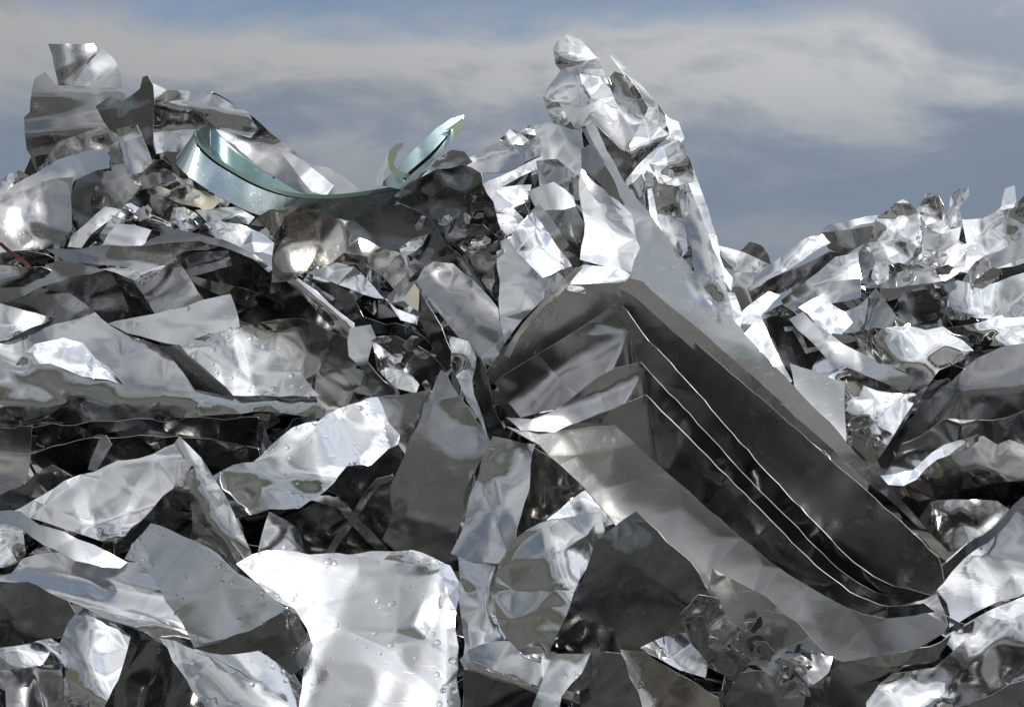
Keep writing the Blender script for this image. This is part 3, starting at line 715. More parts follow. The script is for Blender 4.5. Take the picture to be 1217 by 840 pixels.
# ================================================================ the shaded hollow left of the peak
S('crumpled_foil', 'large shaded mass of dark crumpled foil between the coil and the peak', FO, [(470, 232), (490, 216), (520, 200), (548, 196), (572, 206), (586, 240), (596, 290), (594, 330), (570, 340), (546, 318), (516, 290), (484, 262)], -24, -14, 'dark', (19, 9), it=1)  # lies in the peak's shadow; the dark metal paints that shade
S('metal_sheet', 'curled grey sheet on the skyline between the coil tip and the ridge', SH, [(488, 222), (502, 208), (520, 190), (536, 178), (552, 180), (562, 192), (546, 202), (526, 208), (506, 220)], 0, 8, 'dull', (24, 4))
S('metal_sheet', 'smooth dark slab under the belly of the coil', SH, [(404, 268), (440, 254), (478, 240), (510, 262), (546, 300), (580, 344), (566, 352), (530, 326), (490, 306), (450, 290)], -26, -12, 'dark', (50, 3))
S('crumpled_foil', 'glinting crumpled edge of foil in the shaded hollow', FO, [(474, 294), (490, 284), (508, 280), (502, 292), (488, 302), (478, 306)], 0, 10, 'foil', (9, 4), it=1)
S('metal_sheet', 'dark buckled strip beside the long white sheet of the peak base', SH, [(556, 300), (574, 280), (590, 310), (598, 350), (592, 376), (570, 350)], -16, -2, 'brown', (14, 6))
# base of the peak, inner side
S('metal_sheet', 'broad translucent-looking grey sheet at the inner base of the peak', SH, [(590, 290), (612, 282), (636, 306), (668, 332), (648, 356), (622, 380), (600, 410), (594, 362)], -14, 20, 'matte', (30, 4))
S('metal_sheet', 'dazzling white band bent round at the inner base of the peak', SH, [(604, 288), (616, 266), (630, 252), (640, 254), (656, 280), (684, 316), (668, 322), (646, 330), (622, 308)], HA, HE, 'bright', (40, 2), inn=[(636, 270, 8)], it=4)
S('metal_sheet', 'narrow grey upright leaf beside the dazzling white band', SH, [(632, 250), (640, 242), (656, 258), (676, 290), (692, 318), (682, 320), (660, 288)], 12, -2, 'dull', (40, 2))
S('metal_sheet', 'film-like pale sheet in the middle of the heap with soft diagonal folds', SH, [(492, 336), (500, 320), (516, 310), (540, 312), (560, 330), (592, 366), (597, 404), (586, 436), (566, 428), (540, 398), (512, 362)], -6, 16, 'dull', (30, 4), bends=[(500, 345, 590, 415, 0.5, 3)])

# ================================================================ left slope, upper half
S('metal_sheet', 'black sheet deep in the opening under the dark arch', SH, [(200, 322), (215, 300), (280, 292), (330, 310), (360, 336), (420, 392), (420, 410), (330, 400), (250, 360)], -6, -30, 'dark', (40, 5))  # dark backing sheet paints the shade inside the opening
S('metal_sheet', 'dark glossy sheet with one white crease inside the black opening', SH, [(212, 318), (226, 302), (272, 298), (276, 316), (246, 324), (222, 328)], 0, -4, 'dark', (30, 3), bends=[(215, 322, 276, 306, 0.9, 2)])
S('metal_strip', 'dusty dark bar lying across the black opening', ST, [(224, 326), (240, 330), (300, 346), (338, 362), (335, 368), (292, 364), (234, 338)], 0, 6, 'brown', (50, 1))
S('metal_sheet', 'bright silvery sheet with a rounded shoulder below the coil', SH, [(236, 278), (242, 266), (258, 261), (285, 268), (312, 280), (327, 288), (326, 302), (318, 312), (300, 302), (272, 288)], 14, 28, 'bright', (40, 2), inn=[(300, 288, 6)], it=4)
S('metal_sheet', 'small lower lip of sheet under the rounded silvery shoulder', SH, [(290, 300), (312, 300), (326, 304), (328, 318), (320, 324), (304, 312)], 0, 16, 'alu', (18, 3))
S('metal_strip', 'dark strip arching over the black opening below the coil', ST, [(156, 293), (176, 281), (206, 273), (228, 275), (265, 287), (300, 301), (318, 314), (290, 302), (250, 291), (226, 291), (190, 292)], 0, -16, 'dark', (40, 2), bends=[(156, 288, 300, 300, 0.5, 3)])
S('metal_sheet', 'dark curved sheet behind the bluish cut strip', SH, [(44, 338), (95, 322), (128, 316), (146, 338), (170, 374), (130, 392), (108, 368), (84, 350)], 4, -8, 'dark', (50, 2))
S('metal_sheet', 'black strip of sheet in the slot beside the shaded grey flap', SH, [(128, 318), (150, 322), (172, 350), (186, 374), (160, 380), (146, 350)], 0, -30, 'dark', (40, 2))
S('metal_sheet', 'grey flap half in shadow hanging from under the flat strip', SH, [(160, 336), (200, 307), (207, 305), (218, 320), (235, 345), (244, 358), (214, 368), (184, 376), (176, 358)], 4, 14, 'dull', (70, 1.5))
S('metal_sheet', 'bright pointed underside below the flat grey strip', SH, [(122, 319), (160, 318), (207, 304), (192, 322), (170, 338), (156, 330)], 12, 30, 'bright', (24, 2))
S('metal_strip', 'wide flat grey strip lying level across the upper slope', ST, [(52, 300), (80, 294), (110, 292), (160, 292), (200, 290), (236, 287), (246, 291), (226, 298), (208, 306), (190, 316), (165, 322), (150, 320), (120, 318), (100, 313), (78, 308)], 2, 30, 'dull', (70, 1.2))
S('rolled_sheet', 'flattened dark loop at the rolled end of the wide flat strip', ST, [(3, 304), (15, 299), (40, 300), (56, 302), (64, 307), (42, 312), (20, 315), (6, 312)], 0, -20, 'dark', (50, 1), bends=[(2, 306, 64, 306, -0.8, 2)])
S('metal_strip', 'dull red painted sliver caught under the rolled loop', 'painted scrap', [(-6, 284), (4, 288), (14, 298), (34, 312), (46, 328), (42, 329), (28, 314), (8, 298)], 0, 2, 'red', (30, 1))
S('metal_sheet', 'crumpled grey sheet under the rolled loop at the frame edge', SH, [(-30, 314), (0, 316), (24, 318), (50, 316), (62, 322), (40, 334), (20, 342), (-30, 345)], 0, 12, 'dull', (22, 5))
S('metal_sheet', 'dark grey sheet curving from the frame edge under the flat strip', SH, [(-30, 346), (0, 343), (30, 340), (58, 326), (66, 308), (110, 316), (122, 320), (74, 332), (44, 346), (0, 362), (-30, 368)], 0, -2, 'dull', (44, 2))
S('metal_sheet', 'dark sheet with a straight lower edge above the bulging sheet', SH, [(-30, 376), (0, 362), (46, 346), (84, 348), (110, 366), (124, 380), (60, 402), (0, 424), (-30, 430)], 2, -14, 'dark', (50, 2))
S('metal_sheet', 'bright rounded sheet at the frame edge above the bulging sheet', SH, [(-30, 364), (0, 362), (30, 368), (68, 379), (40, 390), (10, 403), (-30, 412)], 16, 28, 'bright', (50, 2), it=4)
S('metal_sheet', 'stained brown sheet bulging behind the white triangle', SH, [(270, 394), (300, 384), (330, 376), (400, 392), (432, 414), (444, 440), (442, 472), (404, 492), (384, 496), (368, 462), (318, 420)], 10, 6, 'brown', (32, 6), it=4)  # the brown is a reflection put into the base colour
S('metal_sheet', 'long bulging sheet with a rounded lower edge across the left of the heap', SH, [(-30, 415), (0, 410), (40, 396), (80, 383), (115, 374), (135, 388), (160, 400), (200, 412), (225, 425), (250, 420), (280, 400), (330, 422), (376, 466), (390, 498), (350, 494), (300, 492), (200, 496), (100, 501), (0, 507), (-30, 510)],
  0, 26, 'alu', (52, 4), curl=0.4, bends=[(-30, 448, 390, 452, -0.34, 9), (-30, 480, 390, 474, -0.42, 5)], it=5)
S('metal_sheet', 'bright dented patch of sheet resting on the bulging sheet', SH, [(16, 432), (44, 410), (76, 402), (102, 410), (126, 438), (142, 456), (108, 448), (84, 440), (60, 432)], HA, HE, 'bright', (34, 3), it=3)
S('metal_strip', 'bluish cut strip lying across the bulging sheet', ST, [(128, 386), (150, 381), (184, 374), (272, 350), (284, 389), (250, 400), (212, 412), (186, 408), (152, 396)], -4, 30, 'matte', (70, 2), thick=0.004)
S('metal_sheet', 'dark parallel-sided flap below the bluish cut strip', SH, [(192, 414), (211, 410), (244, 438), (276, 466), (270, 472), (232, 462), (215, 438)], -10, -10, 'dark', (60, 1))
S('metal_sheet', 'white wet triangle of sheet with a crease below the bluish strip', SH, [(214, 410), (240, 400), (278, 390), (300, 401), (345, 430), (379, 468), (330, 470), (279, 468), (268, 458)], 16, 28, 'bright', (34, 3), bends=[(279, 388, 277, 470, -0.45, 2)])

# ---------------- the folded flap and its neighbours, centre left
S('metal_sheet', 'long dark leaf of sheet pointing down towards the centre', SH, [(362, 326), (380, 334), (420, 350), (432, 378), (470, 386), (504, 402), (537, 434), (520, 438), (496, 420), (456, 396), (428, 392), (412, 372)], -12, -6, 'dark', (36, 4))
S('metal_sheet', 'black pointed leaf beside the film-like pale sheet', SH, [(494, 334), (500, 350), (526, 390), (543, 434), (530, 440), (508, 404), (498, 376)], -28, -8, 'dark', (40, 2))
S('metal_sheet', 'small cream torn square in the centre of the heap', 'coated scrap', [(478, 356), (492, 338), (498, 346), (497, 370), (486, 363)], 0, 10, 'cream', (30, 1))
S('metal_sheet', 'silver sheet with a ragged tip under the dull creased flap', SH, [(362, 322), (400, 312), (420, 316), (442, 336), (452, 350), (470, 368), (497, 374), (494, 384), (474, 381), (458, 354), (430, 348), (398, 336)], 8, 24, 'alu', (30, 4))
S('metal_sheet', 'dull creased flap folded over a bright edge below the coil', SH, [(306, 262), (322, 252), (345, 248), (370, 249), (385, 258), (420, 265), (455, 290), (478, 305), (487, 322), (486, 336), (476, 354), (462, 332), (430, 312), (395, 315), (365, 322), (345, 331), (323, 338), (320, 312), (324, 284)],
  -4, -8, 'brown', (38, 5), bends=[(352, 335, 326, 246, -0.9, 2)], it=3, kinks=0.6, curl=0.5)
S('rolled_sheet', 'sheet rolled into a rod with one bright streak beside the dark opening', ST, [(340, 332), (354, 328), (390, 358), (420, 386), (422, 400), (412, 404), (384, 378)], HA, HE, 'bright', (60, 1), bends=[(342, 326, 426, 392, -1.0, 3)])
S('metal_sheet', 'dark hollow sheet below the long dark leaf', SH, [(436, 400), (470, 398), (510, 420), (530, 440), (520, 470), (498, 470), (478, 440)], -6, -26, 'dark', (30, 4))
S('crumpled_foil', 'crumpled shiny bit folded beside the twisted bluish strip', FO, [(442, 404), (464, 418), (480, 440), (498, 456), (494, 468), (470, 462), (450, 442)], 6, 20, 'foil', (15, 6), it=1)
S('metal_strip', 'twisted bluish strip hanging down in the centre of the heap', ST, [(416, 390), (440, 388), (446, 402), (436, 430), (446, 442), (470, 460), (473, 473), (442, 473), (430, 442), (414, 424), (412, 406)], -6, 24, 'matte', (30, 3), bends=[(410, 432, 450, 428, -0.8, 2)])

# ================================================================ left slope, lower half
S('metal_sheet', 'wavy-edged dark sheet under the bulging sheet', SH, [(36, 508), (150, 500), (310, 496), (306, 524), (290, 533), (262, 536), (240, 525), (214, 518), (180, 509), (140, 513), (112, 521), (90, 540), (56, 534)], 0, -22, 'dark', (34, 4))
S('metal_sheet', 'black sheet at the back of the long gap under the bulging sheet', SH, [(30, 540), (110, 520), (210, 516), (310, 530), (310, 570), (260, 590), (200, 560), (90, 580)], 0, -34, 'dark', (34, 5))  # darkened metal for the shade at the back of this gap
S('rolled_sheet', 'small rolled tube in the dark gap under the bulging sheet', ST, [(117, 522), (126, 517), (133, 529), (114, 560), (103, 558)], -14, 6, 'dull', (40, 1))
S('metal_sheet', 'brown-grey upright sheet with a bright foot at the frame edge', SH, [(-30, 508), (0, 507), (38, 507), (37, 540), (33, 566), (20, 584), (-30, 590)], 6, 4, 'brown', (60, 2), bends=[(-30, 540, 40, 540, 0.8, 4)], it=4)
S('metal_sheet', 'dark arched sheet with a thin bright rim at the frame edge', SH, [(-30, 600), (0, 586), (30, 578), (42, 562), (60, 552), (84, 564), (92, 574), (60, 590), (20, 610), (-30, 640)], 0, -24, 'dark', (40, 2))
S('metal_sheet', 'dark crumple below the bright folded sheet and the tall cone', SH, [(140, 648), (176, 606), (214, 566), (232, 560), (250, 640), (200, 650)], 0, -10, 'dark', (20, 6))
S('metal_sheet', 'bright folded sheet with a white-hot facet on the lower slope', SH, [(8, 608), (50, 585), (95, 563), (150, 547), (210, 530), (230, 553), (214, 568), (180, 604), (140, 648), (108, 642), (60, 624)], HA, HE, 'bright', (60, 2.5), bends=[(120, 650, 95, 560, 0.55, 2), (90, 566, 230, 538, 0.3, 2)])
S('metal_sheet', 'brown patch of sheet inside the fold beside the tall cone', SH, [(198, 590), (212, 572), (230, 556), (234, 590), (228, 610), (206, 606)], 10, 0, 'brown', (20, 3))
S('metal_sheet', 'black upright sheet in the big dark cavity', SH, [(282, 612), (340, 590), (400, 560), (430, 545), (478, 528), (474, 600), (466, 668), (300, 668)], -6, -28, 'dark', (50, 4))  # dark backing painted for the shade that fills the cavity
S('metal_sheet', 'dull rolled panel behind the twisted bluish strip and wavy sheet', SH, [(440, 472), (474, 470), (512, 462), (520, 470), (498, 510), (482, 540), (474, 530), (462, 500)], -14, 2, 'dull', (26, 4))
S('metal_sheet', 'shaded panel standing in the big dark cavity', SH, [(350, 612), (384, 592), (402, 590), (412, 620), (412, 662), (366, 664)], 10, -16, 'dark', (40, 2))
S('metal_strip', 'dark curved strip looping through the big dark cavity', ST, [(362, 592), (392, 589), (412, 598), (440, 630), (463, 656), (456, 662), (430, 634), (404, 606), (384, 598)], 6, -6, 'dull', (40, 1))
S('metal_strip', 'second dark strip crossing the looping one in the cavity', ST, [(384, 662), (398, 636), (420, 608), (446, 570), (466, 562), (468, 568), (450, 578), (424, 616), (404, 644), (394, 664)], -10, -8, 'dull', (40, 1))
S('metal_sheet', 'grey triangular sheet at the mouth of the dark cavity', SH, [(304, 664), (312, 636), (320, 608), (340, 618), (360, 632), (362, 664)], 8, 6, 'dull', (40, 2), bends=[(316, 612, 362, 656, 0.6, 2)])
S('metal_sheet', 'bright wavy wet sheet rippling above the dark cavity', SH, [(254, 566), (276, 556), (300, 551), (322, 525), (346, 510), (376, 500), (416, 478), (440, 472), (470, 470), (480, 498), (473, 530), (458, 534), (442, 552), (414, 553), (394, 576), (355, 602), (320, 607), (276, 616), (266, 590)],
  14, 31, 'bright', (40, 3), level=True, bends=[(378, 498, 412, 560, -0.8, 4), (398, 488, 432, 556, 1.2, 4), (430, 470, 464, 540, -0.5, 4)], it=3)
S('rolled_sheet', 'tall leaf-shaped cone of sheet standing point upward on the lower slope', SH, [(208, 524), (216, 517), (230, 530), (248, 562), (268, 588), (288, 634), (302, 668), (268, 672), (246, 662), (226, 640), (228, 600), (231, 556), (218, 542)], -6, 12, 'alu', (44, 3), bends=[(214, 520, 280, 672, -0.9, 3)], it=3)

# ---------------- bottom-left corner
S('metal_sheet', 'dark dull sheet under the long cone at the frame edge', SH, [(-30, 684), (0, 682), (44, 688), (80, 708), (90, 730), (72, 756), (30, 766), (-30, 774)], 0, -8, 'dark', (60, 2))
S('metal_sheet', 'black layered sheets in the corner under the long cone', SH, [(134, 738), (190, 756), (232, 806), (262, 850), (262, 880), (110, 880), (130, 810)], 0, -16, 'dark', (34, 5), bends=[(150, 880, 200, 740, 0.4, 2)])
S('metal_sheet', 'mottled grey panel with an upright crease in the bottom corner', SH, [(-10, 800), (16, 788), (80, 784), (86, 840), (84, 880), (10, 880), (8, 820)], 4, 14, 'dull', (30, 3), bends=[(50, 780, 54, 880, 0.6, 2)])
S('metal_sheet', 'crinkled white lip above the mottled grey panel', SH, [(-30, 780), (0, 771), (60, 757), (74, 764), (82, 786), (32, 794), (-30, 796)], 14, 30, 'foil', (18, 4))
S('metal_sheet', 'pointed white sheet with a gleaming fold in the bottom corner', SH, [(72, 766), (84, 736), (104, 719), (116, 722), (142, 745), (154, 758), (147, 790), (122, 850), (110, 880), (80, 880), (76, 800)], 12, 22, 'bright', (30, 3), bends=[(108, 716, 104, 880, -0.8, 3)])
S('metal_sheet', 'small bright crumple at the frame edge beside the long cone', FO, [(-30, 622), (0, 614), (26, 628), (31, 658), (16, 676), (-30, 672)], 10, 26, 'foil', (20, 4))
S('metal_sheet', 'long horizontal cone of sheet with a bright ridge in the lower corner', SH, [(-30, 690), (10, 680), (26, 664), (60, 655), (100, 658), (168, 664), (194, 700), (218, 740), (232, 770), (200, 764), (120, 732), (70, 706), (30, 692)], 4, 14, 'alu', (60, 2.5), bends=[(10, 672, 215, 712, 0.9, 3), (10, 686, 225, 752, -1.1, 4)], it=4)
S('metal_strip', 'blue-grey strip curling over the long cone', ST, [(-30, 596), (0, 605), (25, 612), (60, 630), (110, 645), (152, 666), (140, 672), (90, 664), (50, 648), (20, 626), (-30, 612)], -4, 30, 'matte', (60, 1.5))
S('metal_sheet', 'white wet sheet under the dark curl near the bottom edge', SH, [(188, 758), (206, 762), (232, 772), (300, 768), (352, 800), (372, 840), (372, 880), (270, 880), (222, 808)], 2, 34, 'bright', (50, 2), bends=[(196, 756, 280, 880, 0.5, 4)])
S('metal_sheet', 'big white rain-beaded sheet with crumpled creases at the bottom', SH, [(280, 668), (300, 660), (322, 657), (400, 655), (470, 660), (512, 664), (536, 672), (547, 690), (541, 722), (549, 764), (542, 806), (549, 880), (352, 880), (362, 800), (368, 760), (350, 725), (306, 694)],
  8, 38, 'white', (46, 3.2), it=1, curl=0.25, kinks=0.8, level=True, inn=[(512, 680, 5), (500, 716, 9), (490, 744, 8), (470, 750, -3), (456, 768, -9), (430, 700, 3), (506, 760, -5), (440, 790, 0), (520, 730, -2)],
  bends=[(524, 664, 530, 880, -0.5, 2), (486, 740, 440, 880, 0.3, 1.5), (474, 760, 424, 880, -0.35, 1.5), (500, 770, 470, 880, -0.25, 1.5), (372, 880, 384, 690, 0.2, 3), (340, 668, 500, 676, 0.25, 2)])
S('metal_sheet', 'thin crumpled rim of foil lying along the top of the big beaded sheet', SH, [(456, 664), (466, 656), (490, 653), (512, 660), (528, 668), (512, 672), (480, 668)], 0, 24, 'foil', (14, 3))
S('rolled_sheet', 'dark inside of the curled edge below the bluish wet sheet', SH, [(230, 772), (272, 756), (312, 738), (342, 722), (360, 744), (371, 770), (366, 790), (345, 804), (312, 772), (262, 776)], 0, -20, 'dark', (50, 2), bends=[(300, 800, 370, 760, 0.9, 3)])
S('metal_sheet', 'smooth bluish wet sheet draped over the long cone', SH, [(146, 662), (160, 645), (180, 624), (202, 630), (245, 650), (280, 680), (320, 705), (342, 722), (310, 742), (270, 759), (232, 770), (215, 740), (190, 700), (168, 668)], -4, 34, 'matte', (80, 2), curl=0.5, kinks=0.3, bends=[(200, 620, 350, 722, -0.35, 4)], it=4)

# ================================================================ centre, in front of the stack
S('metal_sheet', 'dark double-edged fold running down beside the folded stack', SH, [(560, 420), (572, 426), (582, 450), (588, 484), (606, 520), (592, 524), (572, 490), (564, 452)], -20, -16, 'dark', (40, 1.5))
S('metal_sheet', 'slim bright sheet standing beside the dull upright one', SH, [(536, 396), (556, 404), (566, 424), (560, 452), (574, 498), (582, 522), (562, 486), (544, 452), (536, 430)], 4, 14, 'alu', (20, 4))
S('metal_sheet', 'dull upright sheet with a rolled top edge in the centre', SH, [(455, 640), (466, 605), (463, 576), (480, 545), (500, 496), (516, 452), (522, 443), (530, 447), (546, 472), (576, 511), (582, 530), (562, 572), (544, 640), (548, 664), (528, 667), (504, 662), (470, 658)], -6, -4, 'dull', (54, 2.5), curl=0.3, kinks=0.5, bends=[(512, 660, 540, 560, 0.3, 4)], it=4)
S('rolled_sheet', 'tight little loop at the rolled top of the dull upright sheet', ST, [(515, 468), (517, 448), (524, 443), (530, 448), (527, 460), (519, 474)], 0, -10, 'dark', (20, 1))
S('metal_sheet', 'grey sheet with a bright squiggle below the dull upright one', SH, [(543, 654), (560, 660), (588, 676), (592, 702), (592, 724), (604, 756), (580, 778), (552, 778), (547, 716)], 0, 24, 'alu', (34, 3))
S('metal_sheet', 'brown-black face beside the pale folded strip', SH, [(630, 528), (660, 548), (694, 578), (654, 614), (626, 642), (606, 644), (620, 590)], -30, -10, 'brown', (50, 2))
S('metal_strip', 'pale folded strip with an upright crease standing in front of the stack', ST, [(584, 516), (604, 520), (635, 529), (628, 584), (612, 642), (590, 668), (564, 664), (540, 655), (558, 592)], -6, 16, 'alu', (70, 1.5), bends=[(606, 516, 576, 668, -0.35, 1.5)])
S('metal_sheet', 'blue-tinged facet above the curling cone in front of the stack', SH, [(648, 618), (676, 598), (700, 580), (722, 606), (734, 622), (702, 630), (660, 640)], 8, 32, 'bright', (26, 3))
S('metal_sheet', 'dusty bright strip lying at the bottom edge beside the beaded sheet', SH, [(548, 782), (556, 770), (604, 760), (660, 776), (704, 800), (704, 832), (640, 816), (556, 798)], 2, 22, 'alu', (34, 3))
S('metal_sheet', 'black sheet below the bright rod at the bottom edge', SH, [(550, 796), (600, 806), (650, 820), (664, 850), (664, 880), (548, 880)], 0, -22, 'dark', (50, 3))
S('rolled_sheet', 'thin rod of rolled sheet with a white glint at the bottom edge', ST, [(554, 790), (562, 789), (640, 812), (704, 830), (704, 840), (660, 830), (600, 810), (556, 797)], 16, 28, 'bright', (80, 0.6), bends=[(554, 795, 704, 836, -1.0, 2)])
S('metal_sheet', 'dark grey leaf at the bottom edge below the dark triangle', SH, [(690, 796), (706, 772), (738, 776), (760, 820), (776, 880), (690, 880)], -14, -4, 'dark', (40, 2))
S('metal_sheet', 'brown streaked sheet at the bottom edge below the dark triangle', SH, [(736, 772), (764, 772), (806, 800), (856, 832), (876, 880), (770, 880), (756, 820)], 10, -4, 'brown', (36, 5), bends=[(744, 776, 800, 880, 0.7, 2)])
S('metal_sheet', 'blue-reflecting sheet peeping from under the dark triangle', SH, [(760, 770), (790, 758), (816, 752), (846, 766), (840, 806), (806, 796)], -4, 34, 'bright', (50, 2))
S('metal_strip', 'pale ribbon hanging over the rod at the bottom edge', ST, [(622, 880), (634, 834), (654, 788), (664, 777), (703, 775), (692, 800), (668, 828), (662, 850), (660, 880)], -4, 30, 'matte', (50, 1.5))
S('metal_sheet', 'black gap sheet under the foot of the folded stack', SH, [(960, 784), (1000, 764), (1060, 780), (1120, 770), (1110, 800), (1060, 830), (1030, 880), (930, 880), (940, 820)], -4, -26, 'dark', (34, 6))  # dark sheet put in for the gap's shade
S('metal_sheet', 'dark curved leaf at the bottom edge below the folded stack', SH, [(856, 830), (880, 800), (930, 796), (960, 812), (950, 850), (940, 880), (870, 880)], 0, -12, 'dark', (30, 5))
S('metal_sheet', 'grey sheet with round glints under the big folded stack', SH, [(836, 712), (850, 680), (880, 694), (936, 730), (988, 779), (966, 794), (926, 806), (888, 790), (858, 756)], -10, -2, 'dull', (40, 4), it=4, kinks=0.4)
S('crumpled_foil', 'crumpled dark foil knot between the dark triangle and the round-glint sheet', FO, [(806, 728), (830, 706), (856, 712), (868, 744), (892, 784), (872, 810), (844, 792), (824, 768)], 0, -4, 'dark', (13, 7), it=1)
S('crumpled_foil', 'wrinkled leaf of foil beside the black gap under the stack', FO, [(916, 806), (936, 784), (966, 772), (990, 780), (984, 800), (952, 824), (930, 830)], 0, 8, 'dull', (14, 5), it=1)

# ---------------- right-hand foreground
S('metal_sheet', 'dark sheet in the hollow above the lit grey panel', SH, [(1060, 600), (1100, 574), (1170, 560), (1217, 556), (1280, 550), (1280, 620), (1217, 616), (1140, 640), (1090, 640)], 0, -26, 'dark', (34, 6))  # shade of the hollow put into dark metal
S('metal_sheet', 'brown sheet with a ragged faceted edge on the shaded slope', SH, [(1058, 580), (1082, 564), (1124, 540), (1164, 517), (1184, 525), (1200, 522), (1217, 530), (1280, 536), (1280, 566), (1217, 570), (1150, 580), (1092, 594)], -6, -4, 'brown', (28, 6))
S('metal_sheet', 'bright sliver edge curled along the ragged brown sheet', ST, [(1048, 566), (1064, 562), (1086, 558), (1122, 530), (1164, 516), (1162, 524), (1114, 548), (1090, 570), (1074, 580), (1058, 576)], 14, 28, 'bright', (22, 2))
S('crumpled_foil', 'crumpled grey scrap between the stack tip and the lit grey panel', FO, [(1092, 618), (1104, 598), (1116, 594), (1150, 594), (1184, 594), (1200, 604), (1176, 634), (1140, 654), (1124, 656)], 0, 8, 'dull', (20, 6))
S('metal_sheet', 'lit grey panel with soft sky reflections at the far lower edge', SH, [(1112, 700), (1124, 664), (1142, 648), (1172, 632), (1217, 598), (1290, 560), (1290, 690), (1217, 704), (1180, 718), (1130, 748), (1124, 716)], -14, 16, 'alu', (54, 3), bends=[(1160, 630, 1190, 730, 0.4, 5)], it=3)
S('metal_strip', 'dark doubled edge strip lying along the lit grey panel', ST, [(1096, 696), (1110, 680), (1140, 652), (1172, 632), (1217, 592), (1280, 552), (1280, 562), (1217, 602), (1176, 640), (1142, 664), (1120, 692), (1108, 704)], -10, -10, 'dark', (60, 1))
S('metal_sheet', 'bluish white sheet below the lit grey panel', SH, [(1118, 760), (1132, 748), (1182, 720), (1217, 706), (1290, 690), (1290, 760), (1217, 742), (1180, 744), (1152, 772), (1130, 776)], 6, 32, 'bright', (40, 3))
S('metal_strip', 'wavy-edged dark strip curling out below the stack tip', ST, [(990, 776), (1004, 770), (1056, 776), (1104, 768), (1130, 752), (1116, 778), (1108, 788), (1060, 791), (1020, 787)], 0, -2, 'dull', (30, 3))
S('crumpled_foil', 'big crumpled grey sheet filling the bottom corner by the lit panel', FO, [(1030, 836), (1044, 812), (1062, 800), (1110, 790), (1130, 772), (1158, 752), (1172, 734), (1190, 738), (1217, 728), (1290, 716), (1290, 800), (1217, 806), (1150, 832), (1110, 850), (1060, 880), (1030, 880)], 4, 18, 'alu', (24, 7), it=2)
S('metal_sheet', 'dark slab under the crumpled sheet in the bottom corner', SH, [(1090, 856), (1150, 834), (1217, 808), (1290, 800), (1290, 880), (1080, 880)], 0, -14, 'dark', (40, 4))

# ================================================================ the big folded stack: bent pages nested in one another
S('metal_sheet', 'long smooth pale blade running from the peak down behind the stack', SH, [(696, 150), (707, 147), (722, 180), (742, 216), (776, 260), (820, 316), (872, 382), (940, 456), (1007, 526), (1060, 582), (1112, 636), (1122, 652), (1050, 588), (980, 526), (900, 454), (830, 394), (764, 338), (744, 326), (756, 296), (740, 240), (716, 190)], 0, 16, 'matte', (70, 1.2), und=0.6, fwd=0.3, curl=0, kinks=0.08, wave=0.3, cones=0.3, bends=[(690, 360, 850, 290, -0.16, 14), (820, 480, 960, 400, -0.12, 12)])
PK = dict(und=0.8, kinks=0.25, curl=0, cones=0.35, wave=0.15, fwd=0.5, back=0.0, thick=0.0032)
S('metal_sheet', 'hindmost and largest bent sheet of the folded stack with a bare dark panel', SH, [(577, 444), (590, 424), (630, 380), (668, 340), (706, 336), (742, 336), (800, 384), (880, 452), (960, 522), (1040, 592), (1116, 662), (1122, 690), (1108, 708), (1060, 704), (1000, 676), (900, 600), (830, 530), (770, 460), (700, 440), (640, 466), (600, 466), (586, 456)],
  -20, -9, 'panel', (90, 1.0), bends=[(742, 330, 730, 480, 0.75, 3), (1010, 740, 1130, 620, 0.3, 14)], **PK)
page = [
 ('second bent sheet of the folded stack with a swirling reflection on its short flap', 'page',
  [(588, 456), (600, 446), (640, 420), (690, 390), (737, 358), (764, 396), (797, 431), (830, 468), (880, 525), (925, 576), (968, 620), (1006, 660), (1047, 690), (1091, 702), (1116, 712), (1050, 716), (980, 696), (900, 630), (830, 560), (768, 490), (700, 480), (660, 486), (618, 496), (600, 474)], -26, -16,
  [(742, 350, 752, 500, 1.0, 2), (640, 480, 700, 392, 0.25, 4), (600, 482, 760, 392, 0.5, 6, 742, 350, 752, 500)]),
 ('third bent sheet of the folded stack with a glowing torn flap end', 'page',
  [(602, 496), (632, 498), (662, 486), (700, 456), (732, 436), (761, 430), (796, 467), (830, 503), (890, 570), (940, 619), (988, 668), (1040, 703), (1094, 710), (1114, 718), (1050, 726), (980, 712), (900, 650), (830, 584), (768, 516), (720, 500), (660, 520), (620, 512)], -26, -16,
  [(758, 420, 772, 560, 1.0, 2), (640, 470, 690, 520, 0.5, 6, 758, 420, 772, 560), (604, 508, 770, 446, 0.5, 4, 758, 420, 772, 560)]),
 ('fourth bent sheet of the folded stack with a straight thin bright edge', 'page',
  [(618, 512), (660, 512), (700, 496), (740, 480), (767, 468), (798, 500), (830, 531), (902, 603), (960, 662), (1010, 702), (1056, 720), (1098, 717), (1112, 726), (1060, 738), (980, 726), (900, 680), (830, 616), (768, 550), (700, 540), (640, 530)], -26, -20,
  [(765, 460, 790, 600, 0.8, 2)]),
]
for lab, mt_, ol, az, el, bd in page:
    ap = max(range(len(ol) // 2), key=lambda i: -ol[i][1])          # the apex: from there the long edge is one smooth curve
    en = max(range(len(ol)), key=lambda i: ol[i][0])
    ol = ol[:ap] + [q for q in catmull([(a, b, 0.0) for a, b in ol[ap:en + 1]], False, 12)] + [(a, b, 0.0) for a, b in ol[en + 1:]]
    S('metal_sheet', lab, SH, ol, az, el, mt_, (60, 2.2), sm=0, bends=bd + [(1000, 750, 1120, 650, 0.3, 12)], it=4, **PK)
